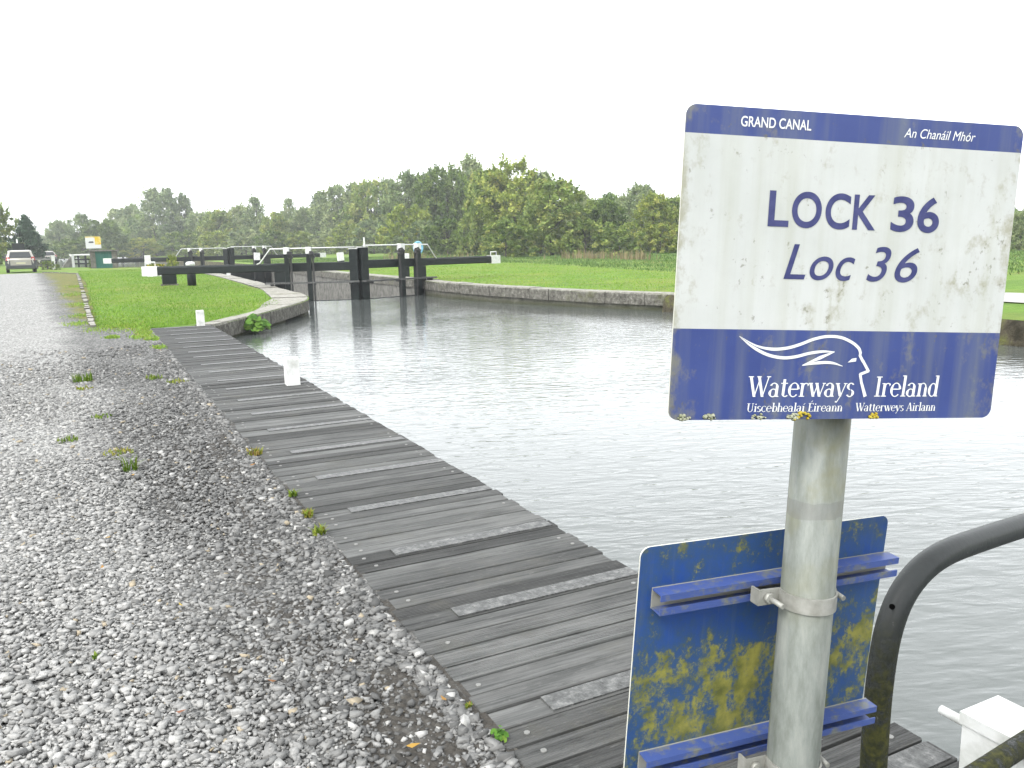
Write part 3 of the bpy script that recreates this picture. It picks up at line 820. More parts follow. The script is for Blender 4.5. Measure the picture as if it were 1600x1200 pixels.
k = NM('clamp_alloy', 0.5, 0.4, 0.2, alb=0.5); k.col(k.ramp(k.noise(k.coords('Position'), 40, 6), [(0.35, (0.33, 0.33, 0.29)), (0.65, (0.50, 0.50, 0.46))])); ALLOY = k.m

m = MB()
m.tube([base - UP * 0.25, FR @ Vector((0.024 , 0.0705, 0.15))], 0.0403, 40)
pole = m.build('pole', GALV, sign, M=TM)

def put(ob, M, parent_M=None):
    """place a part made in its own frame under the sign's empty"""
    ob.matrix_local = TM @ M
    return ob
m = MB(); panel_geo(m, PW, PH, 0.0145, 0.0, 0.003)
front = put(m.build('sign_panel', [mk_front(), CHB, EDGE], sign), FR)
front['label'] = 'white sign face with blue head and foot bands'

def text(body, u0, u1, v0, cap, mat, name, shear=0.0, off=0.0, capname='H'):
    cu = bpy.data.curves.new('t', 'FONT'); cu.body = body; cu.size = 1.0; cu.shear = shear; cu.offset = off
    ob = bpy.data.objects.new('t', cu); COL.objects.link(ob)
    dg = bpy.context.evaluated_depsgraph_get()
    me = bpy.data.meshes.new_from_object(ob.evaluated_get(dg))
    cu.body = capname; dg = bpy.context.evaluated_depsgraph_get(); dg.update()
    mh = bpy.data.meshes.new_from_object(ob.evaluated_get(dg))
    hcap = max(v.co.y for v in mh.vertices)
    bpy.data.objects.remove(ob); bpy.data.meshes.remove(mh)
    xa = min(v.co.x for v in me.vertices); xb = max(v.co.x for v in me.vertices)
    sx = (u1 - u0) / (xb - xa); sy = cap / hcap
    for v in me.vertices: v.co = Vector((u0 + (v.co.x - xa) * sx, -0.0006, v0 + v.co.y * sy))
    me.name = name
    o = link(name, me, mat, front)
    return o
text('GRAND CANAL', -0.174, -0.074, 0.1825, 0.0128, VIN, 'lettering', 0, 0.012)
text('An Chan\u00e1il Mh\u00f3r', 0.064, 0.174, 0.1815, 0.0122, VIN, 'lettering', 0.25, 0.0)
def spread(rows, v0, cap, mat, shear, off):
    obs = [text(ch, a, b, v0, cap, mat, 'lettering', shear, off) for ch, a, b in rows]
    bm = bmesh.new()
    for o in obs: bm.from_mesh(o.data)
    me = obs[0].data
    for o in obs[1:]: bpy.data.objects.remove(o)
    bm.to_mesh(me); bm.free()
def ux(px, x0, x1, u0, u1): return u0 + (px - x0) * (u1 - u0) / (x1 - x0)
spread([(ch, ux(a, 1198, 1465, -.127, .131), ux(b, 1198, 1465, -.127, .131)) for ch, a, b in (('L', 1199, 1230), ('O', 1234, 1279), ('C', 1285, 1323), ('K', 1328, 1364), ('3', 1388, 1424), ('6', 1430, 1465))], 0.0575, 0.0455, VINB, 0.0, 0.020)
spread([(ch, ux(a, 1223, 1430, -.097, .104), ux(b, 1223, 1430, -.097, .104)) for ch, a, b in (('L', 1223, 1256), ('o', 1262, 1298), ('c', 1302, 1331), ('3', 1351, 1387), ('6', 1395, 1432))], -0.0125, 0.0465, VINB, 0.25, 0.004)

# a serif drawn stroke by stroke
TK, TN, SF = 0.135, 0.05, 0.045
def glyph(ch):
    S_, A_ = [], []
    def s(x0, y0, x1, y1, w): S_.append((x0, y0, x1, y1, w))
    def sf(x0, x1, y): s(x0, y, x1, y, SF)
    def a(cx, cy, rx, ry, a0, a1, tk=TK): A_.append((cx, cy, rx, ry, a0, a1, tk))
    if ch in 'Ww':
        h = 1.0 if ch == 'W' else 0.68; q = 1.0 if ch == 'W' else 0.78
        s(.06*q, h, .33*q, 0, TK); s(.33*q, 0, .54*q, h, TN); s(.46*q, h, .73*q, 0, TK); s(.73*q, 0, .95*q, h, TN)
        sf(-.06*q, .2*q, h - .02); sf(.36*q, .58*q, h - .02); sf(.84*q, 1.05*q, h - .02); return 1.02*q, S_, A_
    if ch in 'a\u00e1':
        a(.21, .19, .165, .19, 0, 360); s(.38, 0, .38, .48, TK); a(.22, .48, .16, .19, 0, 160); s(.38, .02, .50, .02, TN)
        if ch == '\u00e1': s(.22, .80, .34, .98, .07)
        return .54, S_, A_
    if ch == 't':
        s(.16, .12, .16, .86, TK); sf(.0, .34, .66); a(.27, .13, .11, .12, 180, 330); return .39, S_, A_
    if ch == 'e':
        a(.27, .34, .22, .34, 5, 318); s(.07, .37, .48, .37, TN); return .54, S_, A_
    if ch == 'r':
        s(.13, 0, .13, .66, TK); sf(0, .28, .02); sf(.0, .13, .65); a(.30, .44, .16, .22, 170, 40); s(.38, .56, .44, .62, .10); return .46, S_, A_
    if ch == 'y':
        s(.06, .66, .27, .02, TK); s(.28, 0, .48, .66, TN); s(.28, .02, .14, -.26, TN); s(.05, -.25, .15, -.27, .07); sf(-.04, .18, .65); sf(.38, .56, .65); return .53, S_, A_
    if ch == 's':
        a(.21, .51, .14, .16, 30, 262); a(.21, .17, .15, .17, 82, -152); return .43, S_, A_
    if ch == 'I':
        s(.17, 0, .17, 1, TK); sf(.02, .32, .02); sf(.02, .32, .98); return .35, S_, A_
    if ch == 'l':
        s(.14, 0, .14, 1.06, TK); sf(.0, .28, .02); sf(.0, .14, 1.04); return .29, S_, A_
    if ch in 'i\u00ed':
        s(.14, 0, .14, .66, TK); sf(.0, .28, .02); sf(.0, .14, .64)
        if ch == 'i': s(.08, .89, .20, .89, .13)
        else: s(.12, .80, .25, .98, .07)
        return .29, S_, A_
    if ch in 'nh':
        s(.13, 0, .13, 1.06 if ch == 'h' else .66, TK); s(.45, 0, .45, .46, TK); a(.29, .44, .16, .23, 175, 0, .07); sf(.0, .25, .02); sf(.34, .56, .02); sf(.0, .13, 1.04 if ch == 'h' else .64); return .58, S_, A_
    if ch == 'd':
        a(.24, .33, .18, .33, 0, 360); s(.43, 0, .43, 1.06, TK); sf(.30, .43, 1.04); sf(.43, .54, .02); return .57, S_, A_
    if ch == 'b':
        a(.33, .33, .18, .33, 0, 360); s(.14, 0, .14, 1.06, TK); sf(.0, .14, 1.04); return .56, S_, A_
    if ch == 'c':
        a(.27, .34, .22, .34, 40, 318); return .50, S_, A_
    if ch == 'U':
        s(.16, .28, .16, 1, TK); s(.58, .28, .58, 1, TN); a(.37, .28, .21, .28, 180, 360, .09); sf(.0, .32, .98); sf(.46, .70, .98); return .74, S_, A_
    if ch == '\u00c9':
        s(.16, 0, .16, 1, TK); sf(.0, .54, .02); sf(.0, .52, .98); s(.16, .52, .44, .52, TN); s(.53, 0, .56, .22, TN); s(.51, .80, .52, 1.0, TN); s(.26, 1.12, .40, 1.30, .07); return .60, S_, A_
    if ch == 'A':
        s(.06, 0, .32, 1, TN); s(.34, 1, .60, 0, TK); s(.16, .34, .48, .34, TN); sf(-.04, .18, .02); sf(.46, .72, .02); return .70, S_, A_
    return .30, S_, A_
def stroke_text(body, u0, u1, v0, cap, mat, lean=0.06):
    m = MB(); x = 0.0; boxes = []
    for ch in body:
        w, S_, A_ = glyph(ch); boxes.append((x, S_, A_)); x += w + 0.015
    sx = (u1 - u0) / x; lay = 0
    def q(px, py): return (u0 + (px + lean * py) * sx, -0.0006 - 0.00002 * (lay % 6), v0 + py * cap)
    for x0, S_, A_ in boxes:
        for (ax, ay, bx, by, w) in S_:
            lay += 1
            if abs(bx - ax) >= abs(by - ay):     # across: thickness upright
                pts = [(ax, ay - w / 2), (bx, by - w / 2), (bx, by + w / 2), (ax, ay + w / 2)]
            else: pts = [(ax - w / 2, ay), (ax + w / 2, ay), (bx + w / 2, by), (bx - w / 2, by)]
            m.quad([q(x0 + p[0], p[1]) for p in pts])
        for (cx, cy, rx, ry, a0, a1, tk) in A_:
            lay += 1; n = 22; prev = None
            for k in range(n + 1):
                t = R_(a0 + (a1 - a0) * k / n); c_, s_ = math.cos(t), math.sin(t)
                w = TN + (tk - TN) * abs(c_) ** 1.3
                o = (x0 + cx + (rx + w / 2 * abs(c_) ** .5) * c_, cy + (ry) * s_ + (TN / 2) * s_); i = (x0 + cx + (rx - w / 2 * abs(c_) ** .5) * c_, cy + ry * s_ - (TN / 2) * s_)
                if prev: m.quad([q(*prev[0]), q(*prev[1]), q(*i), q(*o)])
                prev = (o, i)
    return m.build('lettering', mat, front)
stroke_text('Waterways', -0.137, 0.025, -0.1745, 0.0285, VIN)
stroke_text('Ireland', 0.056, 0.159, -0.1745, 0.0285, VIN)
stroke_text('Uiscebheala\u00ed \u00c9ireann', -0.137, 0.009, -0.1955, 0.0118, VIN)
stroke_text('Watterweys Airlann', 0.029, 0.157, -0.1955, 0.0118, VIN)

def ribbon(m, pts, widths, lay):
    P = spline([(p[0], p[1], 0) for p in pts], 6) if len(pts) > 3 else [Vector((p[0], p[1], 0)) for p in pts]
    n = len(P); prev = None
    for k in range(n):
        t = (P[min(k + 1, n - 1)] - P[max(k - 1, 0)]).normalized(); nr = Vector((-t.y, t.x, 0))
        f_ = k / (n - 1) * (len(widths) - 1); i = min(int(f_), len(widths) - 2); w = widths[i] + (widths[i + 1] - widths[i]) * (f_ - i)
        a, b = P[k] + nr * w / 2, P[k] - nr * w / 2
        cur = ((a.x, -0.0006 - lay * 0.00003, a.y), (b.x, -0.0006 - lay * 0.00003, b.y))
        if prev: m.quad([prev[0], prev[1], cur[1], cur[0]])
        prev = cur
m = MB()
ribbon(m, [(-0.155, -0.091), (-0.1303, -0.1035), (-0.1068, -0.1083), (-0.0836, -0.1068), (-0.0639, -0.1014), (-0.0443, -0.0941), (-0.0243, -0.0901), (-0.0036, -0.0912), (0.0143, -0.0979), (0.0255, -0.1059), (0.0290, -0.1125)], [.0003, .0042, .0042, .0040, .0040, .0042], 0)
ribbon(m, [(-0.155, -0.0915), (-0.1369, -0.1042), (-0.1129, -0.1157), (-0.0891, -0.1202), (-0.0691, -0.1185), (-0.0493, -0.1137), (-0.0291, -0.1111), (-0.0112, -0.1116)], [.0003, .0042, .0042, .0042, .0040, .0014], 1)
ribbon(m, [(-0.0112, -0.1112), (-0.0318, -0.1195), (-0.0586, -0.1306)], [.0014, .0050, .0010], 2)
ribbon(m, [(-0.0586, -0.1306), (-0.0345, -0.1268), (-0.0139, -0.1268), (0.0035, -0.1315)], [.0012, .0044, .0036, .0006], 3)
for k, (a, b) in enumerate((((0.0290, -0.1110), (0.0285, -0.1172)), ((0.0283, -0.1160), (0.0343, -0.1250)), ((0.0338, -0.1236), (0.0446, -0.1392)), ((0.0446, -0.1378), (0.0308, -0.1430)), ((0.0313, -0.1418), (0.0350, -0.1560)))):
    ribbon(m, [a, b], [.0040, .0040], 4 + k)
ribbon(m, [(0.0346, -0.1545), (0.0425, -0.1745)], [.0040, .0050], 9)
m.quad([(0.0105, -.0007, -0.1262), (0.0166, -.0007, -0.1208), (0.0236, -.0007, -0.1196), (0.0232, -.0007, -0.1246)])
m.build('emblem', VIN, front)
# yellow lichen on the lower edge
k = NM('lichen', 0.9, 0.1); k.col(k.ramp(k.noise(k.coords('Position'), 150, 4), [(0.4, (0.40, 0.30, 0.03)), (0.6, (0.55, 0.46, 0.08))])); LICH = k.m
k = NM('pale_lichen', 0.9, 0.1); k.col(k.ramp(k.noise(k.coords('Position'), 150, 4), [(0.4, (0.25, 0.27, 0.17)), (0.6, (0.45, 0.46, 0.36))])); LICP = k.m
for cx, rad, mt in ((-0.054, 0.0105, LICH), (0.059, 0.006, LICH), (-0.118, 0.008, LICP), (-0.068, 0.007, LICP), (-0.228, 0.007, LICP), (-0.19, 0.006, LICP)):
    m = MB()
    for q in range(16):
        a = random.uniform(0, 6.28); d = rad * math.sqrt(random.random()); z0 = -PH / 2 + 0.004 + d * math.sin(a) * .6; rr = random.uniform(.0012, .0028)
        m.tube([(cx + d * math.cos(a) * 1.3, -0.0005, z0), (cx + d * math.cos(a) * 1.3, -0.003 - rr * .6, z0 + .0005)], [rr * 1.2, rr * .5], 6)
    m.build('lichen', mt, front)

def channel(m, x0, x1, z, y0, dep=0.028, h=0.034, mi=(0, 1)):
    """slotted mounting channel with its open side at y0 - dep"""
    th = 0.0028
    m.box(x0, x1, y0 - th, y0, z - h / 2, z + h / 2, mi[1])
    m.box(x0, x1, y0 - dep, y0 - th - .0002, z + h / 2 - th, z + h / 2, mi[0]); m.box(x0, x1, y0 - dep, y0 - th - .0002, z - h / 2, z - h / 2 + th, mi[0])
    m.box(x0, x1, y0 - dep, y0 - dep + th, z + 0.006, z + h / 2 - th - .0002, mi[0]); m.box(x0, x1, y0 - dep, y0 - dep + th, z - h / 2 + th + .0002, z - 0.006, mi[0])
C_REAR = Vector((0.937, 0.962, 0.990))
FB = frame(-0.093, 0.066, 0.038, C_REAR)
RW, RH = 0.488, 0.392
m = MB(); panel_geo(m, RW, RH, 0.016, 0.0, 0.003)
rear = put(m.build('rear_panel', [mk_back('sign_back'), EDGE, EDGE], sign), FB)
rear['label'] = 'blue back of a sign, spattered with yellow green algae'
for z in (0.112, -0.172):
    m = MB(); channel(m, -RW / 2 + 0.024, RW / 2 + 0.006, z, -0.0004)
    m.build('mounting_channel', [CHB, CHR], rear)
FBACK = FR @ Matrix.Translation((0, 0.0255, 0))
for z in (0.13, -0.12):
    m = MB(); channel(m, -0.22, 0.22, z, 0.0, 0.022)
    o = m.build('mounting_channel', [CHB, CHR], front); o.matrix_local = Matrix.Translation((0, 0.0035, 0)) @ Matrix.Rotation(math.pi, 4, 'Z') if True else None
# clamps round the pole at the channel heights
PR = Matrix.Translation(P0) @ Matrix.Rotation(-0.12, 4, 'Z') @ Matrix.Rotation(0.053, 4, 'Y')
PI_ = PR.inverted()
for zc in (0.112, -0.172):
    ax = PI_ @ (FB @ Vector((0.02, -0.03, zc)))
    zl = ax.z
    m = MB(); n = 40; ri, ro, hh = 0.0408, 0.0436, 0.0125
    rings = []
    for k in range(n + 1):
        a = R_(-205 + 230 * k / n); rings.append([(rr * math.cos(a), rr * math.sin(a), zl + dz) for rr, dz in ((ri, -hh), (ro, -hh), (ro, hh), (ri, hh))])
    vs = [[m.bm.verts.new(p) for p in rg] for rg in rings]
    for k in range(n):
        for i in range(4): m.bm.faces.new((vs[k][i], vs[k][(i + 1) % 4], vs[k + 1][(i + 1) % 4], vs[k + 1][i]))
    m.bm.faces.new(vs[0]); m.bm.faces.new(vs[-1][::-1])
    # ear on each side, lying against the channel
    m.box(-0.078, -0.0355, 0.016, 0.0195, zl - hh, zl + hh); m.box(0.0355, 0.070, 0.016, 0.0195, zl - hh, zl + hh)
    m.box(-0.078, -0.0745, 0.0197, 0.036, zl - hh, zl + hh)
    cl = m.build('clamp', ALLOY, sign, M=TM @ PR)
    for sx in (-0.061, 0.057):
        b = MB(); b.tube([(sx, 0.016, zl), (sx, 0.008, zl)], 0.0085, 6); b.tube([(sx, 0.012, zl), (sx + (0 if sx > 0 else .004), -0.016, zl - .003)], 0.0042, 10)
        b.build('bolt', ALLOY, cl, M=TM @ PR)

# ------------------------------------------------------------------ black hand rail on the jetty
def mk_railpaint():
    k = NM('rail_black', 0.45, 0.35, alb=0.36); co = k.coords('Object'); x, y, z = k.sep(co); g = k.n('ShaderNodeNewGeometry')
    c = k.ramp(k.noise(co, 9, 7, 0.7), [(0.3, (0.012, 0.017, 0.017)), (0.7, (0.035, 0.042, 0.042))])
    low = k.ramp(z, [(0.66, 1.0), (0.88, 0.0)])
    ms = k.math('MULTIPLY', low, k.ramp(k.noise(co, 26, 8, 0.75), [(0.41, 0.0), (0.54, 0.92)]))
    c = k.mix(ms, c, k.ramp(k.noise(co, 70, 4), [(0.4, (0.035, 0.040, 0.006)), (0.65, (0.125, 0.125, 0.016))]))
    c = k.mix(k.ramp(k.noise(k.coords('Object', (60, 60, 30)), 1.0, 5, 0.7), [(0.66, 0.0), (0.74, 0.5)]), c, (0.35, 0.36, 0.33))
    k.col(c)
    k.l(k.ramp(ms, [(0.0, 0.42), (0.5, 0.95)]), k.b.inputs['Roughness'])
    k.bump(k.math('ADD', k.math('MULTIPLY', ms, 1.0), k.math('MULTIPLY', k.noise(co, 90, 4), 0.2)), 0.5, 0.006); return k.m
RP = mk_railpaint()
rl = empty('hand_rail', (1.41, 1.10, 0), 'black tubular handrail with mossy upright, curving over the jetty beside the sign', 'handrail')
RM = Matrix.Translation((-1.41, -1.10, 0))
def py(x): return 1.10 + 0.1 * (x - 1.41)
top = [(1.405, 0.0), (1.405, 0.35), (1.405, 0.62), (1.412, 0.74), (1.43, 0.83), (1.47, 0.897), (1.54, 0.940), (1.63, 0.957), (1.76, 0.957), (1.96, 0.950), (2.06, 0.944), (2.17, 0.92), (2.235, 0.86), (2.262, 0.77), (2.27, 0.66), (2.27, 0.3), (2.27, 0.0)]
m = MB(); m.tube([(p.x, py(p.x), p.y) for p in spline([(a, b, 0) for a, b in top], 4)], 0.0275, 24)
m.build('top_rail', RP, rl, M=RM)
m = MB(); m.tube([(1.43, py(1.43), 0.336), (2.25, py(2.25), 0.333)], 0.0265, 20); m.build('mid_rail', RP, rl, M=RM)
for x in (1.405, 2.27):
    m = MB(); m.tube([(x, py(x), 0.0015), (x, py(x), 0.010)], 0.062, 24); m.build('base_flange', RP, rl, M=RM)
hp = atdep(1388, 922, 1.755)
m = MB(); q0 = Vector((1.447, py(1.447), 0.874)); tow = (EYE - q0).normalized()
m.tube([q0 + tow * 0.0262 + Vector((-.008, 0, .006)), q0 + tow * 0.0285 + Vector((-.008, 0, .006))], 0.006, 12)
k = NM('drill_hole', 0.9, 0.0); k.col((0.004, 0.004, 0.004)); m.build('drill_hole', k.m, rl, M=RM)

# ------------------------------------------------------------------ loose stones on the near gravel
def stones(name, x, y, size, tone, mat):
    n = len(x)
    v0 = np.array([(-1, -1, -1), (1, -1, -1), (1, 1, -1), (-1, 1, -1), (-1, -1, 1), (1, -1, 1), (1, 1, 1), (-1, 1, 1)], float) * .68
    f0 = np.array([(0, 3, 2, 1), (4, 5, 6, 7), (0, 1, 5, 4), (1, 2, 6, 5), (2, 3, 7, 6), (3, 0, 4, 7)])
    f0 = np.concatenate([f0[:, [0, 1, 2]], f0[:, [0, 2, 3]]])
    V = np.repeat(v0[None], n, 0)
    V = V * (1 + RNG.uniform(-0.35, 0.30, (n, 8, 1))) + RNG.uniform(-0.42, 0.42, (n, 8, 3))
    sc = np.stack([size * RNG.uniform(.75, 1.25, n), size * RNG.uniform(.5, .95, n), size * RNG.uniform(.34, .70, n)], 1) / 2
    V = V * sc[:, None, :]
    a = RNG.uniform(0, 6.283, n); tl = RNG.normal(0, .28, n)
    c, s = np.cos(tl)[:, None], np.sin(tl)[:, None]
    X, Y, Z = V[..., 0], V[..., 1], V[..., 2]; Y, Z = Y * c - Z * s, Y * s + Z * c
    c, s = np.cos(a)[:, None], np.sin(a)[:, None]
    X, Y = X * c - Y * s, X * s + Y * c
    z0 = -0.006 + sc[:, 2] * RNG.uniform(.1, .75, n)
    V = np.stack([X + x[:, None], Y + y[:, None], Z + z0[:, None]], 2).reshape(-1, 3)
    F = (f0[None] + (np.arange(n) * 8)[:, None, None]).reshape(-1, 3)
    me = np_mesh(name, V, F, {'tone': np.repeat(tone, 8)})
    o = link(name, me, mat); o['kind'] = 'stuff'
    return o
def wave(x, y): return np.sin(x * 2.3 + 1.1 * np.sin(y * 1.1)) * .5 + np.sin(y * 1.7 + x * .9) * .3 + np.sin(x * 5.1 - y * 3.3) * .2
N = 260000
yy = 0.9 + 15.5 * RNG.random(N) ** 1.65
xl = -1.0 - 0.42 * yy
xx = xl - .3 + (1.075 - xl + .3) * RNG.random(N)
wv = wave(xx, yy)
sdist = xx - (0.56 - 0.058 * yy) + 0.35 * wv
dark = 1 / (1 + np.exp(-sdist * 6))
soil = ((wave(xx * 1.3 + 4, yy * .8) + RNG.normal(0, .12, N) > 0.02) & (xx > 0.22 + .1 * wv) & (xx < 0.97) & (yy < 8.5))
worn = 1 / (1 + np.exp(-(xx + 1.15 + 0.11 * yy + .3 * wv) * 4))          # the wheel track: stones pressed in, few loose
keep = RNG.random(N) < np.where(soil, 0.26, np.where(xx > 0.95, 1.0, 0.80)) * (0.35 + 0.65 * worn) * np.clip((16.6 - yy + wv) / 5.5, 0, 1)
xx, yy, dark, soil = xx[keep], yy[keep], dark[keep], soil[keep]
n = len(xx)
size = np.exp(RNG.normal(math.log(0.0185), 0.40, n)) * (1 + 0.035 * yy); size = np.clip(size, .009, .055)
size *= np.where(xx > 0.9, 1.2, 1.0) * np.where(soil, .78, 1.0)
tone = np.clip(RNG.normal(0.76 - 0.33 * dark - .05 * soil, 0.145, n), 0, .90)
odd = RNG.random(n); tone = np.where(odd < .010, 0.965, tone); tone = np.where((odd > .022) & (odd < .055), .86 + .06 * RNG.random(n), tone)
clip_ = np.minimum(xx, 1.085 - size * .5); stones('loose_gravel', clip_, yy, size, tone, MT['stone'])

# ------------------------------------------------------------------ leaves, blades
def cards(cen, nrm_jit, w, h, up=None):
    """pointed four-cornered leaves, random facing; cen (n,3), w,h (n)"""
    n = len(cen)
    a = RNG.normal(size=(n, 3)); a /= np.linalg.norm(a, axis=1)[:, None]
    b = RNG.normal(size=(n, 3)); b -= a * (a * b).sum(1)[:, None]; b /= np.linalg.norm(b, axis=1)[:, None]
    w = w[:, None]; h = h[:, None]; k = np.cross(a, b) * w * .25
    V = np.stack([cen - a * h * .5, cen - b * w * .5 + k, cen + a * h * .5, cen + b * w * .5 + k], 1).reshape(-1, 3)
    return V, np.arange(n * 4).reshape(-1, 4)
def blades(name, x, y, z, h, w, lean, tone, mat, parent=None, origin=(0, 0, 0), kind=None):
    n = len(x); a = RNG.uniform(0, 6.283, n); d = np.stack([np.cos(a), np.sin(a), 0 * a], 1); sdir_ = np.stack([-np.sin(a), np.cos(a), 0 * a], 1)
    p = np.stack([x, y, z], 1) - np.array(origin); lean = (lean * RNG.uniform(.2, 1.0, n))[:, None]; h = h[:, None]; w = w[:, None]
    up = np.array([0, 0, 1.0])
    m1 = p + up * h * .55 + d * h * lean * .3; tip = p + up * h * (1 - .25 * lean) + d * h * lean
    V = np.stack([p - sdir_ * w, p + sdir_ * w, m1 + sdir_ * w * .7, m1 - sdir_ * w * .7, tip], 1).reshape(-1, 3)
    i = (np.arange(n) * 5)[:, None]
    F = np.concatenate([i + [[0, 1, 2]], i + [[0, 2, 3]], i + [[3, 2, 4]]], 0)
    me = np_mesh(name, V, F, {'tone': np.repeat(tone, 5)})
    o = link(name, me, mat, parent)
    if kind: o['kind'] = kind
    return o

lawn_poly = [(0.0, 20.15), (1.1, 19.55)] + [(x - .45, y + .35) for x, y in left_quay[2:18]] + [(5.35, 30), (5.55, 40), (5.6, 66), (-0.6, 66), (-0.55, 56), (-0.1, 40)]
def scatter(poly, n, pw=1.0):
    xs = [p[0] for p in poly]; ys_ = [p[1] for p in poly]; out = []
    x0, x1, y0, y1 = min(xs), max(xs), min(ys_), max(ys_)
    while len(out) < n:
        px_, py_ = random.uniform(x0, x1), y0 + (y1 - y0) * random.random() ** pw
        if inside(px_, py_, poly): out.append((px_, py_))
    return np.array(out)
ztv = np.vectorize(zt)
p = scatter(lawn_poly, 36000, 2.0); n = len(p)
t_ = np.clip(.45 + .22 * wave(p[:, 0] * .8, p[:, 1] * .5) + RNG.normal(0, .16, n), 0, 1)
blades('lawn_grass', p[:, 0], p[:, 1], ztv(p[:, 0], p[:, 1]), RNG.uniform(.025, .06, n), RNG.uniform(.006, .012, n), np.full(n, .8), t_, MT['blade'], kind='stuff')
far_lawn = [(13.2, 33.2), (13.0, 30.6), (13.4, 28.0), (14.0, 25.0), (15.0, 22.0), (15.9, 19.6), (16.4, 17.6), (20.5, 14.5), (23.8, 30.0), (27.5, 52.0), (20, 64), (13.2, 64)]
p = scatter(far_lawn, 26000, 1.3); n = len(p)
t_ = np.clip(.66 + .2 * wave(p[:, 0] * .6, p[:, 1] * .5) + RNG.normal(0, .18, n), 0, 1)
blades('lawn_grass', p[:, 0], p[:, 1], ztv(p[:, 0], p[:, 1]), RNG.uniform(.02, .06, n), RNG.uniform(.008, .018, n), np.full(n, .9), t_, MT['blade'], kind='stuff')
# ragged grass creeping over the gravel edge by the jetty end and along the kerb
cl = [(0.55, 19.9, .5), (0.95, 19.3, .25), (0.85, 17.6, .22), (1.0, 17.0, .14), (0.3, 17.9, .10), (0.1, 20.1, .35), (1.0, 15.4, .12), (-0.25, 24, .3), (-0.3, 28, .35), (-0.4, 33, .5), (-.45, 38, .5), (0.7, 20.4, .4), (0.93, 18.4, .15), (-.3, 21.5, .3)]
q = np.concatenate([np.stack([RNG.normal(cx, s * .55, 500), RNG.normal(cy, s * 1.1, 500)], 1) for cx, cy, s in cl]); q = q[q[:, 0] < 1.08]
n = len(q)
blades('verge_grass', q[:, 0], q[:, 1], ztv(q[:, 0], q[:, 1]) + .01, RNG.uniform(.02, .07, n), RNG.uniform(.006, .013, n), np.full(n, 1.0), np.clip(RNG.normal(.75, .2, n), 0, 1), MT['blade'], kind='stuff')
# rough field beyond the mown lawn on the far side
field_poly = [(15.9, -2.0), (16.5, 9.0), (19.5, 13.0), (23.8, 30.0), (27.5, 52.0), (20.0, 66.0), (13.6, 70.0), (14, 100), (70, 95), (66, 30), (45, 22), (31, 20), (22.5, 19.6), (20, 17.2), (24, 14.7), (34, 12.4), (34, -2)]
p = scatter(field_poly, 110000, 1.0) + RNG.normal(0, .25, (110000, 2)); n = len(p)
t_ = np.clip(.45 + .25 * wave(p[:, 0] * .35, p[:, 1] * .3) + RNG.normal(0, .2, n), 0, 1)
p = np.array([q for q in p if not inside(q[0], q[1], path_poly) and not (q[1] < 19.0 and q[0] > 17.5 and q[1] < .62 * q[0] + 3.4)]); n = len(p); t_ = np.clip(.45 + .25 * wave(p[:, 0] * .35, p[:, 1] * .3) + RNG.normal(0, .2, n), 0, 1)
blades('field_grass', p[:, 0], p[:, 1], ztv(p[:, 0], p[:, 1]), RNG.uniform(.05, .12, n) + .16 * np.clip(wave(p[:, 0] * .5 + 3, p[:, 1] * .45), 0, 1), RNG.uniform(.012, .03, n), np.full(n, 1.0), t_, MT['rough_grass'], kind='stuff')
# small weeds growing in the gravel
def weed(px_, py_, h, nb, tn, label, spread=.05):
    g = gp(px_, py_, 0.0)
    n = nb; r_ = spread * np.sqrt(RNG.random(n)); a = RNG.uniform(0, 6.28, n)
    o = blades('weed', g.x + r_ * np.cos(a), g.y + r_ * np.sin(a), np.full(n, 0.0), h * RNG.uniform(.4, 1.0, n), RNG.uniform(.003, .007, n) * (1 + .04 * g.y), np.full(n, 1.1), np.clip(RNG.normal(tn, .15, n), 0, 1), MT['weed'], None, (g.x, g.y, 0))
    o.location = (g.x, g.y, 0.0); tag(o, label, 'weed', 'weeds growing in the gravel')
weed(130, 596, .15, 70, .35, 'bushy green weed tuft standing on the pale gravel track', .12)
weed(132, 608, .06, 40, .7, 'flat yellowish weed just before the bushy green tuft', .10)
weed(241, 592, .09, 50, .6, 'low bright weed in the gravel between track and jetty', .10)
weed(278, 597, .06, 40, .9, 'reddish low weed close to the jetty edge, farther down', .14)
weed(205, 735, .17, 30, .55, 'tall thin stemmed weed with upright stalks in the gravel', .05)
weed(185, 708, .05, 60, .95, 'brown withered weed mat beside the tall stalked weed', .12)
weed(106, 690, .07, 50, .45, 'small dark green weed on the left gravel track', .09)
weed(160, 652, .05, 40, .6, 'flat green weed streak on the middle gravel', .10)
weed(398, 710, .08, 60, .75, 'yellow green weed leaning on the jetty edge', .06)
weed(458, 775, .06, 40, .6, 'little weed at the jetty edge, a step before the dark planks', .03)
weed(482, 806, .06, 60, .85, 'reddish yellow weed against the jetty edge', .04)
weed(499, 835, .075, 60, .65, 'fresh green weed against the jetty edge, beside the reddish one', .035)
weed(732, 1106, .03, 30, .6, 'tiny green sprout among the stones near the jetty', .014)
weed(150, 1028, .03, 24, .55, 'tiny weed among pale stones at lower left', .014)
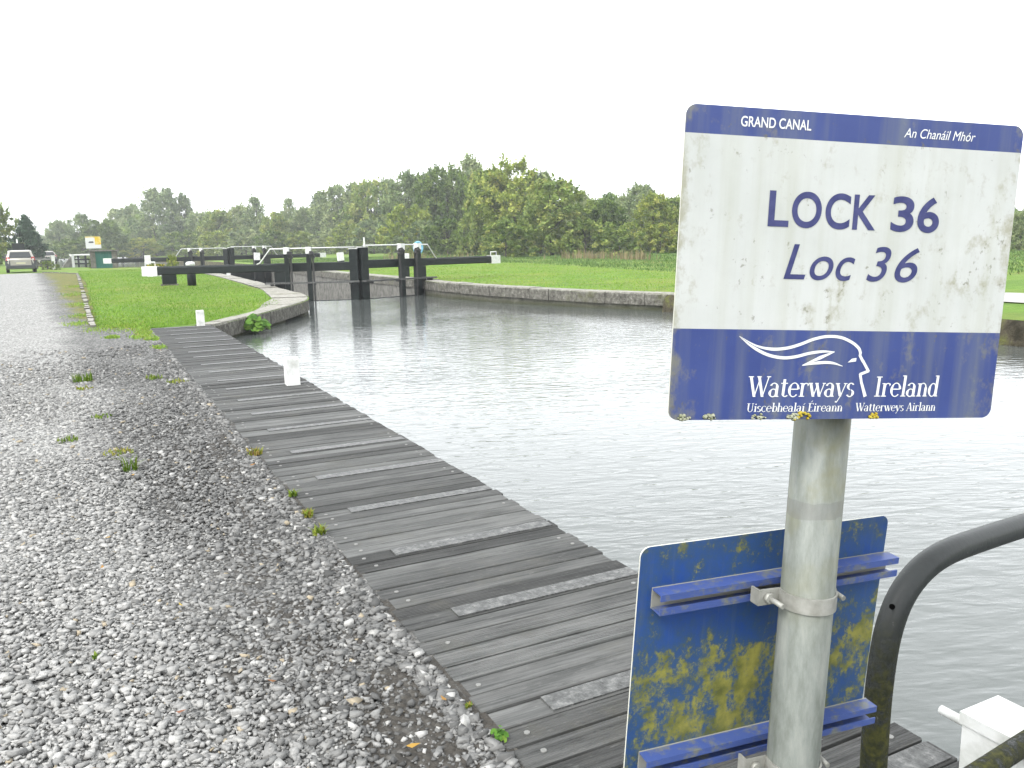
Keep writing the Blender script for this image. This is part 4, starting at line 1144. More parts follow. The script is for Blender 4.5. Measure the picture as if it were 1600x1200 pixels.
# round-leaved plants
def leafy(loc, n, r_, leaf, label, mat, name, cat, hgt):
    t = empty(name, loc, label, cat)
    V, F, T = [], [], []
    for k in range(n):
        a = random.uniform(0, 6.283); d = r_ * math.sqrt(random.random()); z = hgt * random.uniform(.3, 1) * (1 - .5 * (d / r_) ** 2)
        c = Vector((d * math.cos(a), d * math.sin(a), z)); s = leaf * random.uniform(.6, 1.15)
        q = Vector((math.cos(a) * .6, math.sin(a) * .6 - .3, 1)).normalized().to_track_quat('Z', 'Y').to_matrix() @ Matrix.Rotation(random.uniform(0, 6.28), 3, 'Z')
        b = len(V); V.append(c - q @ Vector((0, 0, s * .12)))
        for i in range(9):
            th = R_(-150 + 300 * i / 8); V.append(c + q @ Vector((s * .5 * math.sin(th), s * .5 * math.cos(th), s * .06 * math.cos(2 * th))))
        for i in range(8): F.append((b, b + 1 + i, b + 2 + i))
        T += [random.uniform(.1, .9)] * 10
    link('foliage', np_mesh('foliage', np.array([tuple(v) for v in V]), np.array(F), {'tone': np.array(T)}), mat, t)
    m = MB()
    for k in range(min(n, 14)):
        a = random.uniform(0, 6.283); d = r_ * .6 * random.random(); m.tube([(0, 0, -.05), (d * math.cos(a), d * math.sin(a), hgt * .6)], .008, 5)
    m.build('stem', mat, t)
    return t
g = gp(394, 521, -.40)
leafy((g.x + .1, g.y + .1, -.42), 90, .34, .20, 'round leaved green water plant growing from the left quay wall', MT['leaf_bright'], 'butterbur', 'plant', .50)
g = gp(786, 1160, -.02)
leafy((g.x - .01, g.y, -.005), 12, .03, .026, 'small clover sprig at the jetty edge near the bottom', MT['leaf_bright'], 'clover', 'plant', .045)
# fallen leaves
k = NM('dead_leaf', 0.7); k.col(k.ramp(k.n('ShaderNodeObjectInfo').outputs['Random'], [(0.0, (0.30, 0.15, 0.03)), (0.5, (0.50, 0.36, 0.05)), (1.0, (0.20, 0.08, 0.04))])); DL = k.m
for px_, py_, lb in ((208, 742, 'yellow fallen leaf below the tall stalked weed'), (395, 726, 'orange fallen leaf close to the yellow green jetty weed'), (160, 886, 'yellow fallen leaf lying on the pale left gravel'), (168, 840, 'curled tan leaf on the left gravel'), (284, 1112, 'reddish leaf scrap in the lower middle gravel'), (282, 945, 'pale twig like leaf among darker stones'), (693, 1092, 'straw coloured leaf on stones near the jetty'), (646, 1165, 'brown fallen leaf among large stones, bottom middle'), (424, 1064, 'rusty leaf scrap on the dark gravel')):
    g = gp(px_, py_, 0.02); s = random.uniform(.018, .028); a = random.uniform(0, 6.28)
    o = link('fallen_leaf', np_mesh('fallen_leaf', np.array([(-s, 0, .004), (-.2 * s, -.4 * s, 0), (s, 0, .006), (-.2 * s, .4 * s, .003)]), np.array([(0, 1, 2, 3)])), DL)
    o.location = g; o.rotation_euler = (random.uniform(-.3, .3), random.uniform(-.3, .3), a); tag(o, lb, 'leaf', 'fallen leaves on the gravel')

# kerb stones edging the lawn
for (p0, p1, nm, lb) in (((-0.02, 20.3), (-0.58, 56.5), 'kerb', 'line of low pale kerb stones between the verge and the left lawn'), ((-0.62, 57.0), (-2.65, 63.2), 'kerb', 'short kerb turning left at the far end of the lawn')):
    m = MB()
    P = resample([(p0[0], p0[1], 0), (p1[0], p1[1], 0)], .62)
    for a, b in zip(P, P[1:]):
        if random.random() < .22 and p0[1] < 21: continue
        d = (b - a).normalized(); nr = Vector((-d.y, d.x, 0)) * random.uniform(.05, .07); b = a.lerp(b, random.uniform(.80, .97))
        za = zt(a.x, a.y); h = random.uniform(.05, .09); j = nr * random.uniform(-.3, .3)
        pts = [a + nr + j, a - nr + j, b - nr, b + nr]
        m.hexa([(q.x, q.y, za - .08) for q in pts][::-1], [(q.x, q.y, za + h) for q in pts][::-1])
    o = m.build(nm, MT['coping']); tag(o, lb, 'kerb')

# ------------------------------------------------------------------ trees
def crown_mesh(h, rad, nclump, per, leaf, low, top_pull, seed, conifer=False, slim=False):
    """leaf clumps spread through an uneven crown of unit-like size; returns mesh for a tree of height h"""
    rg = np.random.default_rng(seed)
    C, Rr = [], []
    ph = rg.uniform(0, 6.28, 6)
    bulge = [(rg.uniform(0, 6.283), rg.uniform(.35, .95), rg.uniform(.25, .5)) for _ in range(5)]
    while len(C) < nclump:
        z = rg.random() ** .9; a = rg.uniform(0, 6.283)
        if conifer: env = (1 - z) ** .75 * (1 + .22 * math.sin(z * 26 + 2 * a))
        else:
            env = max(0.0, 1 - (abs(z - .40) / .62) ** 2.3) ** .5 if not slim else max(0.0, 1 - (abs(z - .42) / .62) ** 1.5) ** .8
            env *= 1 + .16 * math.sin(2 * a + ph[0] + 3 * z) + .12 * math.sin(3 * a + ph[1] - 5 * z) + .10 * math.sin(9 * z + ph[2])
            for ba, bz, bw in bulge: env *= 1 + .30 * bw * math.exp(-((z - bz) / .12) ** 2) * math.cos(a - ba)
        rr = env * rad * rg.random() ** .40
        zz = h * (low + (1 - low) * z)
        if not conifer: zz *= 1 + .10 * math.sin(2 * a + ph[3]) * z * (rr / rad) + rg.normal(0, .012)
        C.append((rr * math.cos(a), rr * math.sin(a), zz)); Rr.append(h * rg.uniform(.018, .055))
    C = np.array(C); Rr = np.array(Rr)
    n = nclump * per
    idx = np.repeat(np.arange(nclump), per)
    d = rg.normal(size=(n, 3))
    pos = C[idx] + d * (Rr[idx] * .62)[:, None] * np.array([1.0, 1.0, .95])
    tc = np.clip(rg.normal(.5, .21, nclump), 0.02, .98)
    if not conifer:                                            # loose sprays standing out of the outline
        sp, ix = [], []
        ctr = np.array([0, 0, h * .35])
        for q in rg.choice(nclump, nclump // 2, replace=False):
            o = C[q] - ctr; o = o / (np.linalg.norm(o) + 1e-6) + np.array([0, 0, .55]) + rg.normal(0, .25, 3); o /= np.linalg.norm(o)
            ln = h * rg.uniform(.05, .13)
            t = rg.random(14)[:, None]; sp.append(C[q] + o * ln * t + rg.normal(0, h * .006, (14, 3)) * (1.2 - t)); ix += [q] * 14
        pos = np.concatenate([pos] + sp); idx = np.concatenate([idx, np.array(ix)]); n = len(pos)
    w = leaf * rg.uniform(.4, 1.35, n)
    V, F = cards(pos, 0, w, w * rg.uniform(1.1, 2.0, n))
    tone = np.clip(tc[idx] + rg.normal(0, .10, n), 0, 1)
    return np_mesh('crown', V, F, {'tone': np.repeat(tone, 4)}), C
def trunk_mesh(h, C, seed, low, thick):
    rd = random.Random(seed); m = MB()
    topz = h * .72; P = []
    for k in range(7):
        t = k / 6; P.append((rd.uniform(-.03, .03) * h * t, rd.uniform(-.03, .03) * h * t, topz * t - (.2 if k == 0 else 0)))
    m.tube(P, [thick * (1 - .8 * k / 6) * (1.35 if k == 0 else 1) for k in range(7)], 8)
    for q in rd.sample(range(len(C)), min(16, len(C))):
        c = C[q]; z0 = max(.08 * h, min(topz * .9, c[2] * rd.uniform(.5, .75))); f_ = z0 / topz; i = min(5, int(f_ * 6)); b = Vector(P[i]).lerp(Vector(P[i + 1]), f_ * 6 - i)
        e = Vector(c); mid = b.lerp(e, .5) + Vector((0, 0, .05 * h))
        m.tube([b, mid, e], [thick * .35, thick * .22, thick * .06], 5)
    bmesh.ops.recalc_face_normals(m.bm, faces=m.bm.faces)
    me = bpy.data.meshes.new('trunk'); m.bm.to_mesh(me); m.bm.free(); return me
KIND = {}
def kind(name, mat, h, rad, nclump, per, leaf, low, pull, count, thick, conifer=False, slim=False):
    L_ = []
    for s in range(count):
        cm, C = crown_mesh(h, rad, nclump, per, leaf, low, pull, hash((len(name), s, nclump)) % 10000 + s, conifer, slim)
        tm = trunk_mesh(h, C, s + nclump, low, thick)
        cm.materials.append(mat); tm.materials.append(MT['bark']); L_.append((cm, tm))
    KIND[name] = (L_, h)
kind('bushy', MT['leaf_olive'], 10, 4.3, 300, 52, .25, .03, .85, 4, .22)
kind('willow', MT['leaf_grey'], 10, 3.5, 250, 46, .23, .05, .9, 4, .18)
kind('slim', MT['leaf_grey'], 10, 2.0, 170, 40, .19, .10, .8, 3, .14, slim=True)
kind('light', MT['leaf_yellow'], 10, 3.7, 230, 50, .23, .06, .85, 2, .18)
kind('conifer', MT['leaf_dark'], 10, 3.5, 200, 60, .22, .08, 1, 1, .18, conifer=True)
kind('shrub', MT['leaf_olive'], 4, 2.6, 130, 60, .18, .0, .7, 3, .08)
kind('shrub_light', MT['leaf_yellow'], 4, 2.4, 120, 60, .17, .0, .7, 2, .08)
kind('shrub_grey', MT['leaf_grey'], 4, 2.5, 120, 60, .18, .0, .7, 2, .08)
TG = 'trees along the far bank'
def tree(knd, px, ytop, dep, wid, label, group=TG, name=None):
    """px, ytop: where its top shows in the photograph; dep: distance; wid: width factor"""
    L_, h0 = KIND[knd]; cm, tm = random.choice(L_)
    g = atdep(px, 400, dep); z0 = zt(g.x, g.y)
    top = atdep(px, ytop, dep); k = (top.z - z0) / h0 * .98
    t = empty(name or ('shrub' if knd.startswith('shrub') else 'conifer' if knd == 'conifer' else 'tree'), (g.x, g.y, z0 - .05), label, 'shrub' if knd.startswith('shrub') else 'tree', group, random.uniform(0, 6.28))
    t.scale = (k * wid, k * wid, k)
    o = bpy.data.objects.new('trunk', tm); COL.objects.link(o); o.parent = t
    o = bpy.data.objects.new('crown', cm); COL.objects.link(o); o.parent = t
    return t
for a in (
    ('bushy', -12, 318, 92, .95, 'rounded grey green tree cut by the left edge, behind the parked car'),
    ('conifer', 45, 336, 92, 1.15, 'dark green conifer directly behind the parked silver car'),
    ('willow', 97, 345, 190, 1.15, 'thin crowned hazy tree beyond the far canal, left of the yellow notice board'),
    ('willow', 132, 336, 180, 1.0, 'airy hazy tree just above the yellow and white notice board'),
    ('willow', 72, 368, 230, 1.5, 'low hazy tree where the far canal narrows, beside the conifer'),
    ('bushy', 166, 345, 165, 1.2, 'grey green tree over the roof of the green doored hut'),
    ('willow', 190, 327, 217, 1.0, 'round topped tree left of the tall pair, over the left beam'),
    ('willow', 214, 321, 203, 1.0, 'pale tree close against the tall feathery pair, on their left'),
    ('slim', 246, 296, 188, 1.24, 'left one of the tall feathery pair above the white beam tip'),
    ('slim', 270, 298, 185, 1.08, 'middle one of the tall feathery trees, darker at its top'),
    ('slim', 292, 306, 188, 1.08, 'right one of the tall feathery trees above the shrub'),
    ('willow', 318, 332, 181, 1.2, 'low pale tree right of the tall feathery trees'),
    ('bushy', 347, 330, 174, 1.1, 'olive tree above the far gate mitre posts'),
    ('willow', 378, 322, 179, 1.0, 'grey green tree rising behind the far right gate leaf'),
    ('slim', 404, 307, 171, 1.16, 'tall twin topped tree behind the far right gate leaf'),
    ('bushy', 432, 334, 162, 1.05, 'dull olive tree above the near left hand rail'),
    ('slim', 456, 309, 170, 0.80, 'thin sparse topped tree between two lower crowns'),
    ('willow', 480, 325, 167, 1.1, 'low willow behind the white headed paddle posts'),
    ('slim', 503, 301, 164, 1.16, 'leaning pale tree where the skyline begins to climb'),
    ('willow', 532, 292, 158, 1.0, 'grey willow above the leaning white headed post'),
    ('slim', 556, 287, 161, 0.96, 'pointed pale tree over the thick mitre post'),
    ('bushy', 585, 286, 151, .95, 'olive tree just right of the thick mitre post'),
    ('slim', 612, 279, 155, 1.04, 'feathery tree left of the right paddle posts'),
    ('willow', 640, 275, 120, .95, 'dense grey tree above the right hand paddle posts'),
    ('willow', 672, 273, 121, .9, 'silvery tree right of the blue lifebuoy housing'),
    ('bushy', 703, 266, 118, .85, 'dark olive tree left of the highest crown'),
    ('slim', 737, 250, 122, 1.20, 'highest loose crown of the far wood'),
    ('bushy', 768, 268, 94, .8, 'olive tree between the highest crown and the light domed crown'),
    ('light', 803, 257, 92, .95, 'light yellow green domed crown with sky showing through'),
    ('willow', 845, 272, 93, .9, 'grey crown behind the big bushy tree'),
    ('bushy', 862, 284, 82, 1.28, 'big broad bushy tree standing forward by the field'),
    ('willow', 908, 300, 92, .9, 'hazy tree on the right shoulder of the big bushy tree'),
    ('bushy', 945, 314, 86, 1.0, 'mid olive tree in the dip of the skyline'),
    ('willow', 976, 308, 98, 1.0, 'pale tree behind the dip of the skyline'),
    ('light', 1022, 303, 84, 1.05, 'yellowish rounded tree just left of the big sign'),
    ('willow', 1003, 291, 104, 1.1, 'round pale top rising behind the yellowish tree by the sign'),
    ('bushy', 1058, 310, 90, 1.0, 'olive tree touching the left edge of the big sign'),
    ('willow', 1592, 330, 66, 1.0, 'olive tree seen past the right edge of the big sign'),
    ('bushy', 1640, 322, 62, 1.0, 'dark tree on the right edge of the picture beyond the pale path'),
): tree(*a)
for px, yt, kn, dp in ((1110, 306, 'bushy', 88), (1160, 312, 'willow', 92), (1205, 300, 'bushy', 84), (1255, 310, 'light', 86), (1300, 305, 'willow', 80), (1350, 300, 'bushy', 78), (1405, 312, 'willow', 76), (1455, 306, 'bushy', 72), (1500, 316, 'light', 72), (1545, 318, 'bushy', 70), (1690, 320, 'willow', 60), (1750, 310, 'bushy', 58), (1820, 315, 'bushy', 58)):
    tree(kn, px, yt, dp, 1.1, 'tree of the far wood hidden behind the big sign', 'trees hidden behind the sign')
SG = 'shrubs in front of the far wood'
for a in (
    ('shrub', 700, 345, 100, 1.3, 'olive shrub under the highest crown, left of the beam tip'),
    ('shrub_light', 640, 322, 110, 1.0, 'tall yellow green shrub right behind the right paddle posts'),
    ('shrub_grey', 668, 345, 105, 1.0, 'silvery shrub between the paddle posts and the right beam tip'),
    ('shrub', 742, 340, 98, 1.2, 'dark shrub behind the white tip of the right beam'),
    ('shrub', 790, 345, 78, 1.3, 'wide dark shrub at the foot of the big bushy tree, left side'),
    ('shrub', 915, 345, 79, 1.3, 'rounded shrub at the right foot of the big bushy tree'),
    ('shrub', 968, 352, 76, 1.1, 'low dark shrub behind the tan reeds'),
    ('shrub_light', 1032, 350, 82, 1.2, 'pale shrub beside the left edge of the big sign'),
    ('shrub_grey', 585, 345, 139, 1.2, 'grey shrub right of the thick mitre post'),
    ('shrub_light', 545, 350, 142, 1.1, 'yellowish shrub left of the thick mitre post'),
    ('shrub_light', 470, 362, 151, 1.3, 'yellowish low shrub behind the near left hand rail'),
    ('shrub_grey', 510, 358, 148, 1.3, 'grey green shrub behind the two white headed paddle posts'),
    ('shrub', 425, 362, 150, 1.4, 'olive low shrub behind the far right gate'),
    ('shrub_grey', 385, 360, 156, 1.5, 'greyish shrub over the far right gate rail'),
    ('shrub_light', 340, 362, 162, 1.5, 'yellowish shrub over the far left gate rail'),
    ('shrub_light', 225, 372, 174, 1.9, 'reddish tinged broad shrub over the left beam of the far gate'),
    ('shrub', 290, 362, 165, 1.6, 'broad olive shrub under the tall feathery trees'),
    ('shrub_grey', 192, 366, 188, 1.6, 'pale shrub right of the green doored hut'),
    ('shrub', 130, 372, 150, 1.9, 'dull green shrub behind the notice board'),
    ('shrub', 100, 378, 165, 1.9, 'dull green shrub left of the notice board'),
): tree(*a, SG)
# hedge and bushes by the car and the hut
tree('shrub', 72, 407, 64, 1.1, 'low green hedge clump beside the parked silver car', 'bushes near the parked car')
tree('shrub', 86, 412, 63, .9, 'small round bush by the white fence post', 'bushes near the parked car')
tree('shrub', 142, 404, 67, .55, 'dark narrow bush against the stone hut', 'bushes near the parked car')
tree('shrub_light', 268, 398, 45, .55, 'bright green planted shrub on the lawn behind the left beam', 'bushes near the lock')
tree('bushy', -70, 330, 80, 1.0, 'olive tree outside the left edge', 'bushes near the parked car')
# the unbroken wood behind: one mass
rg = np.random.default_rng(5); cen, T = [], []
def wood(px0, px1, ytop0, ytop1, d0, d1, n):
    px = rg.uniform(px0, px1, n); dp = rg.uniform(d0, d1, n)
    for a, d in zip(px, dp):
        f_ = (a - px0) / (px1 - px0); yt = ytop0 + (ytop1 - ytop0) * f_ + 9 * math.sin(a * .11) + 6 * math.sin(a * .043 + 2) + rg.normal(0, 3)
        top = atdep(a, yt, d); z = .3 + (top.z - .3) * rg.random() ** .8
        cen.append((top.x, top.y, z)); T.append(.45 + .3 * math.sin(a * .17 + z) + rg.normal(0, .15))
wood(175, 520, 352, 332, 185, 220, 17000); wood(520, 760, 322, 304, 150, 180, 14000); wood(760, 1080, 302, 326, 98, 115, 15000); wood(1080, 1700, 326, 336, 80, 100, 15000); wood(-40, 180, 372, 366, 240, 300, 9000)
cen = np.array(cen); w = rg.uniform(.25, .5, len(cen)) * (1 + .0045 * np.maximum(0, cen[:, 1] - 110))
V, F = cards(cen, 0, w, w * 1.4)
o = link('far_wood', np_mesh('far_wood', V, F, {'tone': np.repeat(np.clip(T, 0, 1), 4)}), MT['leaf_olive']); o['kind'] = 'stuff'
# tan reeds and dead stems along the edge of the wood
pts = []
for px, dp, s, n in ((905, 68, 1.0, 130), (930, 66, 0.7, 90), (985, 62, 0.7, 110), (1005, 60, .4, 50), (720, 74, 1.0, 50), (645, 80, 0.9, 60), (620, 82, 1.0, 50)):
    g = atdep(px, 400, dp); pts.append(np.stack([rg.normal(g.x, s, n), rg.normal(g.y, s, n)], 1))
p = np.concatenate(pts); n = len(p)
blades('reeds', p[:, 0], p[:, 1], ztv(p[:, 0], p[:, 1]), rg.uniform(.3, .95, n), rg.uniform(.02, .05, n), np.full(n, .55), np.clip(rg.normal(.5, .25, n), 0, 1), MT['dry_reed'], kind='stuff')

# ------------------------------------------------------------------ silver car at the end of the track
def car(loc, rz, label):
    t = empty('parked_car', loc, label, 'car', None, rz)
    k = NM('car_paint', 0.32, 0.5, 0.25); k.b.inputs['Coat Weight'].default_value = .5; k.col(k.mix(k.noise(k.coords('Object'), 3, 4), (0.36, 0.34, 0.29), (0.44, 0.42, 0.37))); PAINT = k.m
    k = NM('car_glass', 0.08, 0.5); k.col((0.025, 0.03, 0.033)); GL = k.m
    k = NM('car_plastic', 0.55, 0.3); k.col((0.05, 0.055, 0.06)); PLA = k.m
    k = NM('tail_red', 0.25, 0.5); k.col((0.36, 0.02, 0.02)); RED = k.m
    k = NM('number_plate', 0.5); k.col((0.62, 0.58, 0.42)); PLT = k.m
    k = NM('tyre', 0.85, 0.2); k.col((0.018, 0.018, 0.018)); TYR = k.m
    k = NM('rim', 0.35, 0.5, 0.8); k.col((0.5, 0.5, 0.5)); RIM = k.m
    # lower body: stations from tail (y = -2.2) to nose
    ST = [(-2.20, .72, .36, .86), (-2.14, .84, .30, .97), (-1.6, .90, .24, 1.00), (-.3, .91, .22, .98), (.9, .90, .22, .95), (1.5, .88, .26, .90), (2.0, .80, .30, .78), (2.18, .64, .36, .66)]
    m = MB(); rings = []
    for y, hw, z0, z1 in ST:
        pr = [(-hw * .9, z0), (hw * .9, z0), (hw, z0 + .14), (hw * 1.0, (z0 + z1) * .55), (hw * .93, z1), (-hw * .93, z1), (-hw * 1.0, (z0 + z1) * .55), (-hw, z0 + .14)]
        rings.append([m.bm.verts.new((x, y, z)) for x, z in pr])
    for a, b in zip(rings, rings[1:]):
        for i in range(8): m.bm.faces.new((a[i], a[(i + 1) % 8], b[(i + 1) % 8], b[i])).smooth = True
    m.bm.faces.new(rings[0]); m.bm.faces.new(rings[-1][::-1])
    # cabin
    CB = [(-2.06, .80, .95, .955), (-1.80, .68, .95, 1.44), (-1.2, .68, .95, 1.52), (.1, .67, .95, 1.50), (.55, .66, .95, 1.42), (1.25, .74, .93, .955)]
    rings = []
    for y, hw, z0, z1 in CB:
        pr = [(-.85, z0), (.85, z0), (hw + .02, z1 - .06 if z1 > 1.2 else z1 - .002), (hw - .08, z1), (-hw + .08, z1), (-hw - .02, z1 - .06 if z1 > 1.2 else z1 - .002)]
        rings.append([m.bm.verts.new((x, y, z)) for x, z in pr])
    for a, b in zip(rings, rings[1:]):
        for i in range(6): m.bm.faces.new((a[i], a[(i + 1) % 6], b[(i + 1) % 6], b[i])).smooth = True
    m.bm.faces.new(rings[0]); m.bm.faces.new(rings[-1][::-1])
    m.build('body', PAINT, t)
    m = MB(); m.hexa([(-.66, -2.075, 1.01), (.66, -2.075, 1.01), (.66, -2.02, 1.01), (-.66, -2.02, 1.01)], [(-.56, -1.86, 1.40), (.56, -1.86, 1.40), (.56, -1.80, 1.40), (-.56, -1.80, 1.40)]); m.build('rear_window', GL, t, .01)
    m = MB(); m.hexa([(-.66, 1.12, 1.0), (.66, 1.12, 1.0), (.66, 1.17, 1.0), (-.66, 1.17, 1.0)], [(-.56, .60, 1.38), (.56, .60, 1.38), (.56, .66, 1.38), (-.56, .66, 1.38)]); m.build('windscreen', GL, t, .01)
    for s in (-1, 1):
        for y0, y1 in ((-1.70, -1.12), (-1.06, -.30), (-.22, .52)):
            m = MB(); a = [(s * .835, y0, 1.0), (s * .835, y1, 1.0), (s * .855, y1, 1.0), (s * .855, y0, 1.0)]; b = [(s * .70, y0 + .06, 1.40), (s * .70, y1 - .05, 1.40), (s * .722, y1 - .05, 1.40), (s * .722, y0 + .06, 1.40)]
            m.hexa(a, b); m.build('side_window', GL, t)
        m = MB(); m.hexa([(s * .62, -2.21, .82), (s * .86, -2.14, .82), (s * .86, -2.02, .82), (s * .62, -2.08, .82)], [(s * .64, -2.13, 1.06), (s * .83, -2.08, 1.06), (s * .83, -1.96, 1.06), (s * .64, -1.98, 1.06)]); m.build('tail_light', RED, t, .015)
        m = MB(); m.tube([(s * .60, -1.7, 1.535), (s * .60, .2, 1.535)], .02, 8); m.build('roof_rail', PLA, t)
        m = MB(); m.hexa([(s * .90, .45, .98), (s * 1.05, .48, .98), (s * 1.05, .58, .98), (s * .90, .60, .98)], [(s * .90, .45, 1.10), (s * 1.05, .48, 1.12), (s * 1.05, .58, 1.12), (s * .90, .60, 1.10)]); m.build('mirror', PLA, t, .02)
    m = MB(); m.hexa([(-.84, -2.26, .30), (.84, -2.26, .30), (.88, -2.0, .30), (-.88, -2.0, .30)], [(-.86, -2.25, .50), (.86, -2.25, .50), (.90, -2.0, .52), (-.90, -2.0, .52)]); m.build('rear_bumper', PLA, t, .03, 2)
    for s in (-1, 1):
        m = MB(); m.hexa([(s * .62, -2.235, .50), (s * .92, -2.17, .50), (s * .925, -1.75, .50), (s * .62, -1.75, .50)], [(s * .62, -2.215, .84), (s * .90, -2.12, .84), (s * .915, -1.75, .84), (s * .62, -1.75, .84)]); m.build('corner_cladding', PLA, t, .02)
    m = MB(); m.box(-.27, .27, -2.228, -2.19, .60, .71); m.build('number_plate', PLT, t)
    m = MB(); m.box(-.36, .36, -2.215, -2.19, .74, .77); m.build('trim_strip', RIM, t)
    for s in (-1, 1):
        for y in (-1.32, 1.35):
            w = MB(); w.tube([(s * .70, y, .33), (s * .90, y, .33)], .33, 28); wh = w.build('wheel', TYR, t)
            w = MB(); w.tube([(s * .895, y, .33), (s * .908, y, .33)], .21, 20); w.build('rim', RIM, wh)
    return t
g = gp(34, 425, .34)
c1 = car((g.x, g.y - .1, zt(g.x, g.y) + .01), R_(4), 'silver beige estate car parked with its rear towards the track')
g = atdep(70, 400, 100)
c2 = copy_tree(c1); c2.location = (g.x, g.y, zt(g.x, g.y) - .02); c2.rotation_euler.z = R_(14)
c2['label'] = 'pale car of which only the roof shows over the dark fence'
for c in (c1, c2): c['group'] = 'parked cars'

# ------------------------------------------------------------------ hut, notice board, fences at the far end
g = atdep(164, 418, 66.5); hx, hy = g.x, g.y; hz = zt(hx, hy)
t = empty('stone_hut', (hx, hy, hz), 'small stone hut with a flat slab roof and a green door', 'hut', None, R_(-3))
m = MB(); m.box(-.98, -.62, -.02, 1.2, -.1, 1.34); m.box(.58, .95, -.02, 1.2, -.1, 1.34); m.box(-.62, .58, 1.0, 1.2, -.1, 1.34); m.build('wall', MT['quay_stone'], t)
m = MB(); m.box(-1.12, 1.08, -.16, 1.3, 1.342, 1.46); m.build('roof_slab', MT['chamber_stone'], t, .02)
k = NM('green_door', 0.55, 0.3); k.col(k.mix(k.ramp(k.noise(k.coords('Object', (8, 1, 1)), 3, 5), [(.4, 0.0), (.7, .5)]), (0.012, 0.115, 0.085), (0.02, 0.16, 0.12))); m = MB()
for q in range(6): m.box(-.615 + q * .198, -.615 + q * .198 + .192, .05, .10, .0, 1.335)
m.build('door', k.m, t)
g = atdep(143, 414, 68); bx_, by_ = g.x, g.y; bz = zt(bx_, by_)
top_b, bot_b = atdep(149, 369.5, 68), atdep(149, 388, 68)
t = empty('notice_board', (bx_, by_, bz), 'white and yellow notice board on a grey post above the hut', 'sign')
k = NM('post_grey', 0.6); k.col((0.32, 0.33, 0.32)); m = MB(); m.box(-.05, .05, -.04, .04, -.1, top_b.z - bz - .1); m.build('post', k.m, t)
k = NM('board_white', 0.45); k.col((0.72, 0.73, 0.72)); BW = k.m
k = NM('board_yellow', 0.45); k.col(k.ramp(k.noise(k.coords('Object'), 5, 3), [(.45, (0.72, 0.50, 0.02)), (.62, (0.75, 0.62, 0.22))])); BY = k.m
k = NM('board_ink', 0.5); k.col((0.06, 0.06, 0.07)); BI = k.m
zc0, zc1 = bot_b.z - bz, top_b.z - bz
m = MB(); m.box(-.27, .86, -.07, -.045, zc0, zc1); bp = m.build('board', BW, t, .005)
m = MB(); m.box(.42, .862, -.075, -.0705, zc0 + .30, zc1 - .01); m.box(-.26, .42, -.075, -.0705, zc1 - .08, zc1 - .01); m.build('yellow_panel', BY, bp)
m = MB(); m.hexa([(-.06, -.078, zc0 + .44), (.33, -.078, zc0 + .44), (.33, -.0705, zc0 + .44), (-.06, -.0705, zc0 + .44)], [(0, -.078, zc0 + .56), (.30, -.078, zc0 + .57), (.30, -.0705, zc0 + .57), (0, -.0705, zc0 + .56)]); m.build('dark_picture', BI, bp)
# pale wing wall and dark rails in front of the far canal
def fence(p0, p1, rails, posts, hgt, label, mt, top_mt=None):
    (xa, ya), (xb, yb) = p0, p1; za, zb_ = zt(xa, ya), zt(xb, yb)
    t = empty('rail_fence', (xa, ya, za), label, 'fence'); O = Vector((xa, ya, za)); d = Vector((xb - xa, yb - ya, 0)); Lh = d.length; d.normalize(); n_ = Vector((-d.y, d.x, 0))
    def bar(a0, a1, z0, z1, th, nm, mm):
        m = MB(); pts = [d * a0 + n_ * th, d * a0 - n_ * th, d * a1 - n_ * th, d * a1 + n_ * th]
        m.hexa([(q.x, q.y, z0) for q in pts], [(q.x, q.y, z1) for q in pts]); m.build(nm, mm, t, .006)
    for q in range(posts): a = Lh * q / (posts - 1); bar(a - .06, a + .06, -.1, hgt, .05, 'post', mt)
    for q, z in enumerate(rails): bar(-.1, Lh + .1, z - .06, z + .06, .075, 'rail', top_mt if (top_mt and q == len(rails) - 1) else mt)
    return t
def flat(px, dep): g = atdep(px, 414, dep); return (g.x, g.y)
fence(flat(112, 73), flat(146, 73), (.30, .66, 1.08), 4, 1.05, 'dark three bar fence with a pale top rail, between wing wall and hut', MT['black_paint'], MT['rail_white'])
fence(flat(58, 69), flat(82, 66), (.35, .80), 4, 1.0, 'dark wooden two bar fence right of the parked car', MT['plank'])
x, y = flat(84, 65.5)
t = empty('gate_post', (x, y, zt(x, y)), 'pale square gate post ending the dark two bar fence', 'post'); m = MB(); m.box(-.12, .12, -.12, .12, -.1, 1.05); m.build('shaft', MT['rail_white'], t, .02)
m = MB(); m.box(-.14, .14, -.14, .14, 1.051, 1.10); m.build('cap', MT['rail_white'], t, .02)
x, y = flat(108, 72)
t = empty('wing_wall', (x, y, zt(x, y)), 'pale sloping concrete wing wall left of the dark three bar fence', 'wall', None, R_(20))
m = MB(); m.hexa([(-.75, -.1, -.2), (.22, -.1, -.2), (.22, .1, -.2), (-.75, .1, -.2)], [(-.35, -.1, .35), (.22, -.1, .95), (.22, .1, .95), (-.35, .1, .35)]); m.build('slope', MT['chamber_stone'], t, .01)
m = MB(); m.box(.223, .42, -.14, .14, -.2, 1.12); m.build('pier', MT['rail_white'], t, .02)
x, y = flat(31, 74)
t = empty('signal_post', (x, y, zt(x, y)), 'white post with a dark board rising behind the roof of the silver car', 'post')
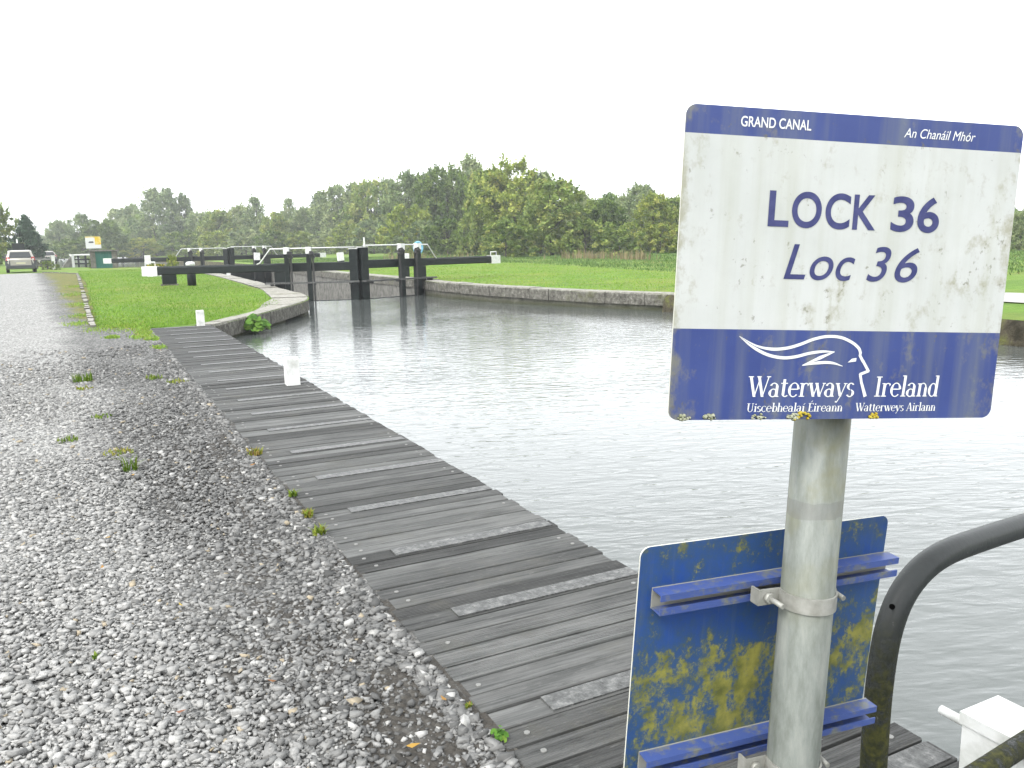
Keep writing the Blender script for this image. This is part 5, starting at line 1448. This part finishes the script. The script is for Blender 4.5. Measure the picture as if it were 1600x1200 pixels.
m = MB(); m.tube([(0, 0, -.1), (0, 0, 2.55)], .055, 10); m.build('pole', MT['rail_white'], t)
m = MB(); m.box(-.42, .55, -.09, -.055, 1.55, 2.2); m.build('board', MT['black_paint'], t, .01)
x, y = flat(11, 66)
t = empty('gate_post', (x, y, zt(x, y)), 'dark wooden post left of the parked silver car', 'post'); m = MB(); m.box(-.10, .10, -.10, .10, -.1, 1.2); m.build('shaft', MT['plank'], t, .02)
m = MB(); m.hexa([(-.10, -.10, 1.2), (.10, -.10, 1.2), (.10, .10, 1.2), (-.10, .10, 1.2)], [(-.03, -.03, 1.27), (.03, -.03, 1.27), (.03, .03, 1.27), (-.03, .03, 1.27)]); m.build('cap', MT['plank'], t)
# planter with yellow flowers behind the left beam tip
x, y = flat(243, 42.5)
t = empty('flower_planter', (x, y, zt(x, y)), 'low white planter of yellow flowers behind the tip of the left beam', 'planter')
m = MB(); m.box(-.42, .42, -.2, .2, -.02, .42); m.build('box', MT['white_paint'], t, .02)
k = NM('yellow_petals', 0.7); k.col(k.ramp(k.attr('tone'), [(0.0, (0.07, 0.15, 0.02)), (.4, (0.10, 0.20, 0.02)), (.45, (0.55, 0.42, 0.02)), (1.0, (0.75, 0.62, 0.04))])); 
cn = np.stack([rg.uniform(-.4, .4, 500), rg.uniform(-.18, .18, 500), rg.uniform(.40, .60, 500)], 1); w = rg.uniform(.07, .13, 500); V, F = cards(cn, 0, w, w)
link('flowers', np_mesh('flowers', V, F, {'tone': np.repeat(rg.random(500), 4)}), k.m, t)

# ------------------------------------------------------------------ damp air
k = bpy.data.materials.new('haze'); k.use_nodes = True; nt = k.node_tree; nt.nodes.clear()
out = nt.nodes.new('ShaderNodeOutputMaterial'); pv = nt.nodes.new('ShaderNodeVolumePrincipled')
pv.inputs['Color'].default_value = (0.96, 0.98, 1.0, 1); pv.inputs['Density'].default_value = 0.0007; pv.inputs['Anisotropy'].default_value = 0.2
nt.links.new(pv.outputs[0], out.inputs['Volume'])
m = MB(); m.box(-430, 510, -70, 630, -4.5, 26); o = m.build('haze', k); o['kind'] = 'stuff'
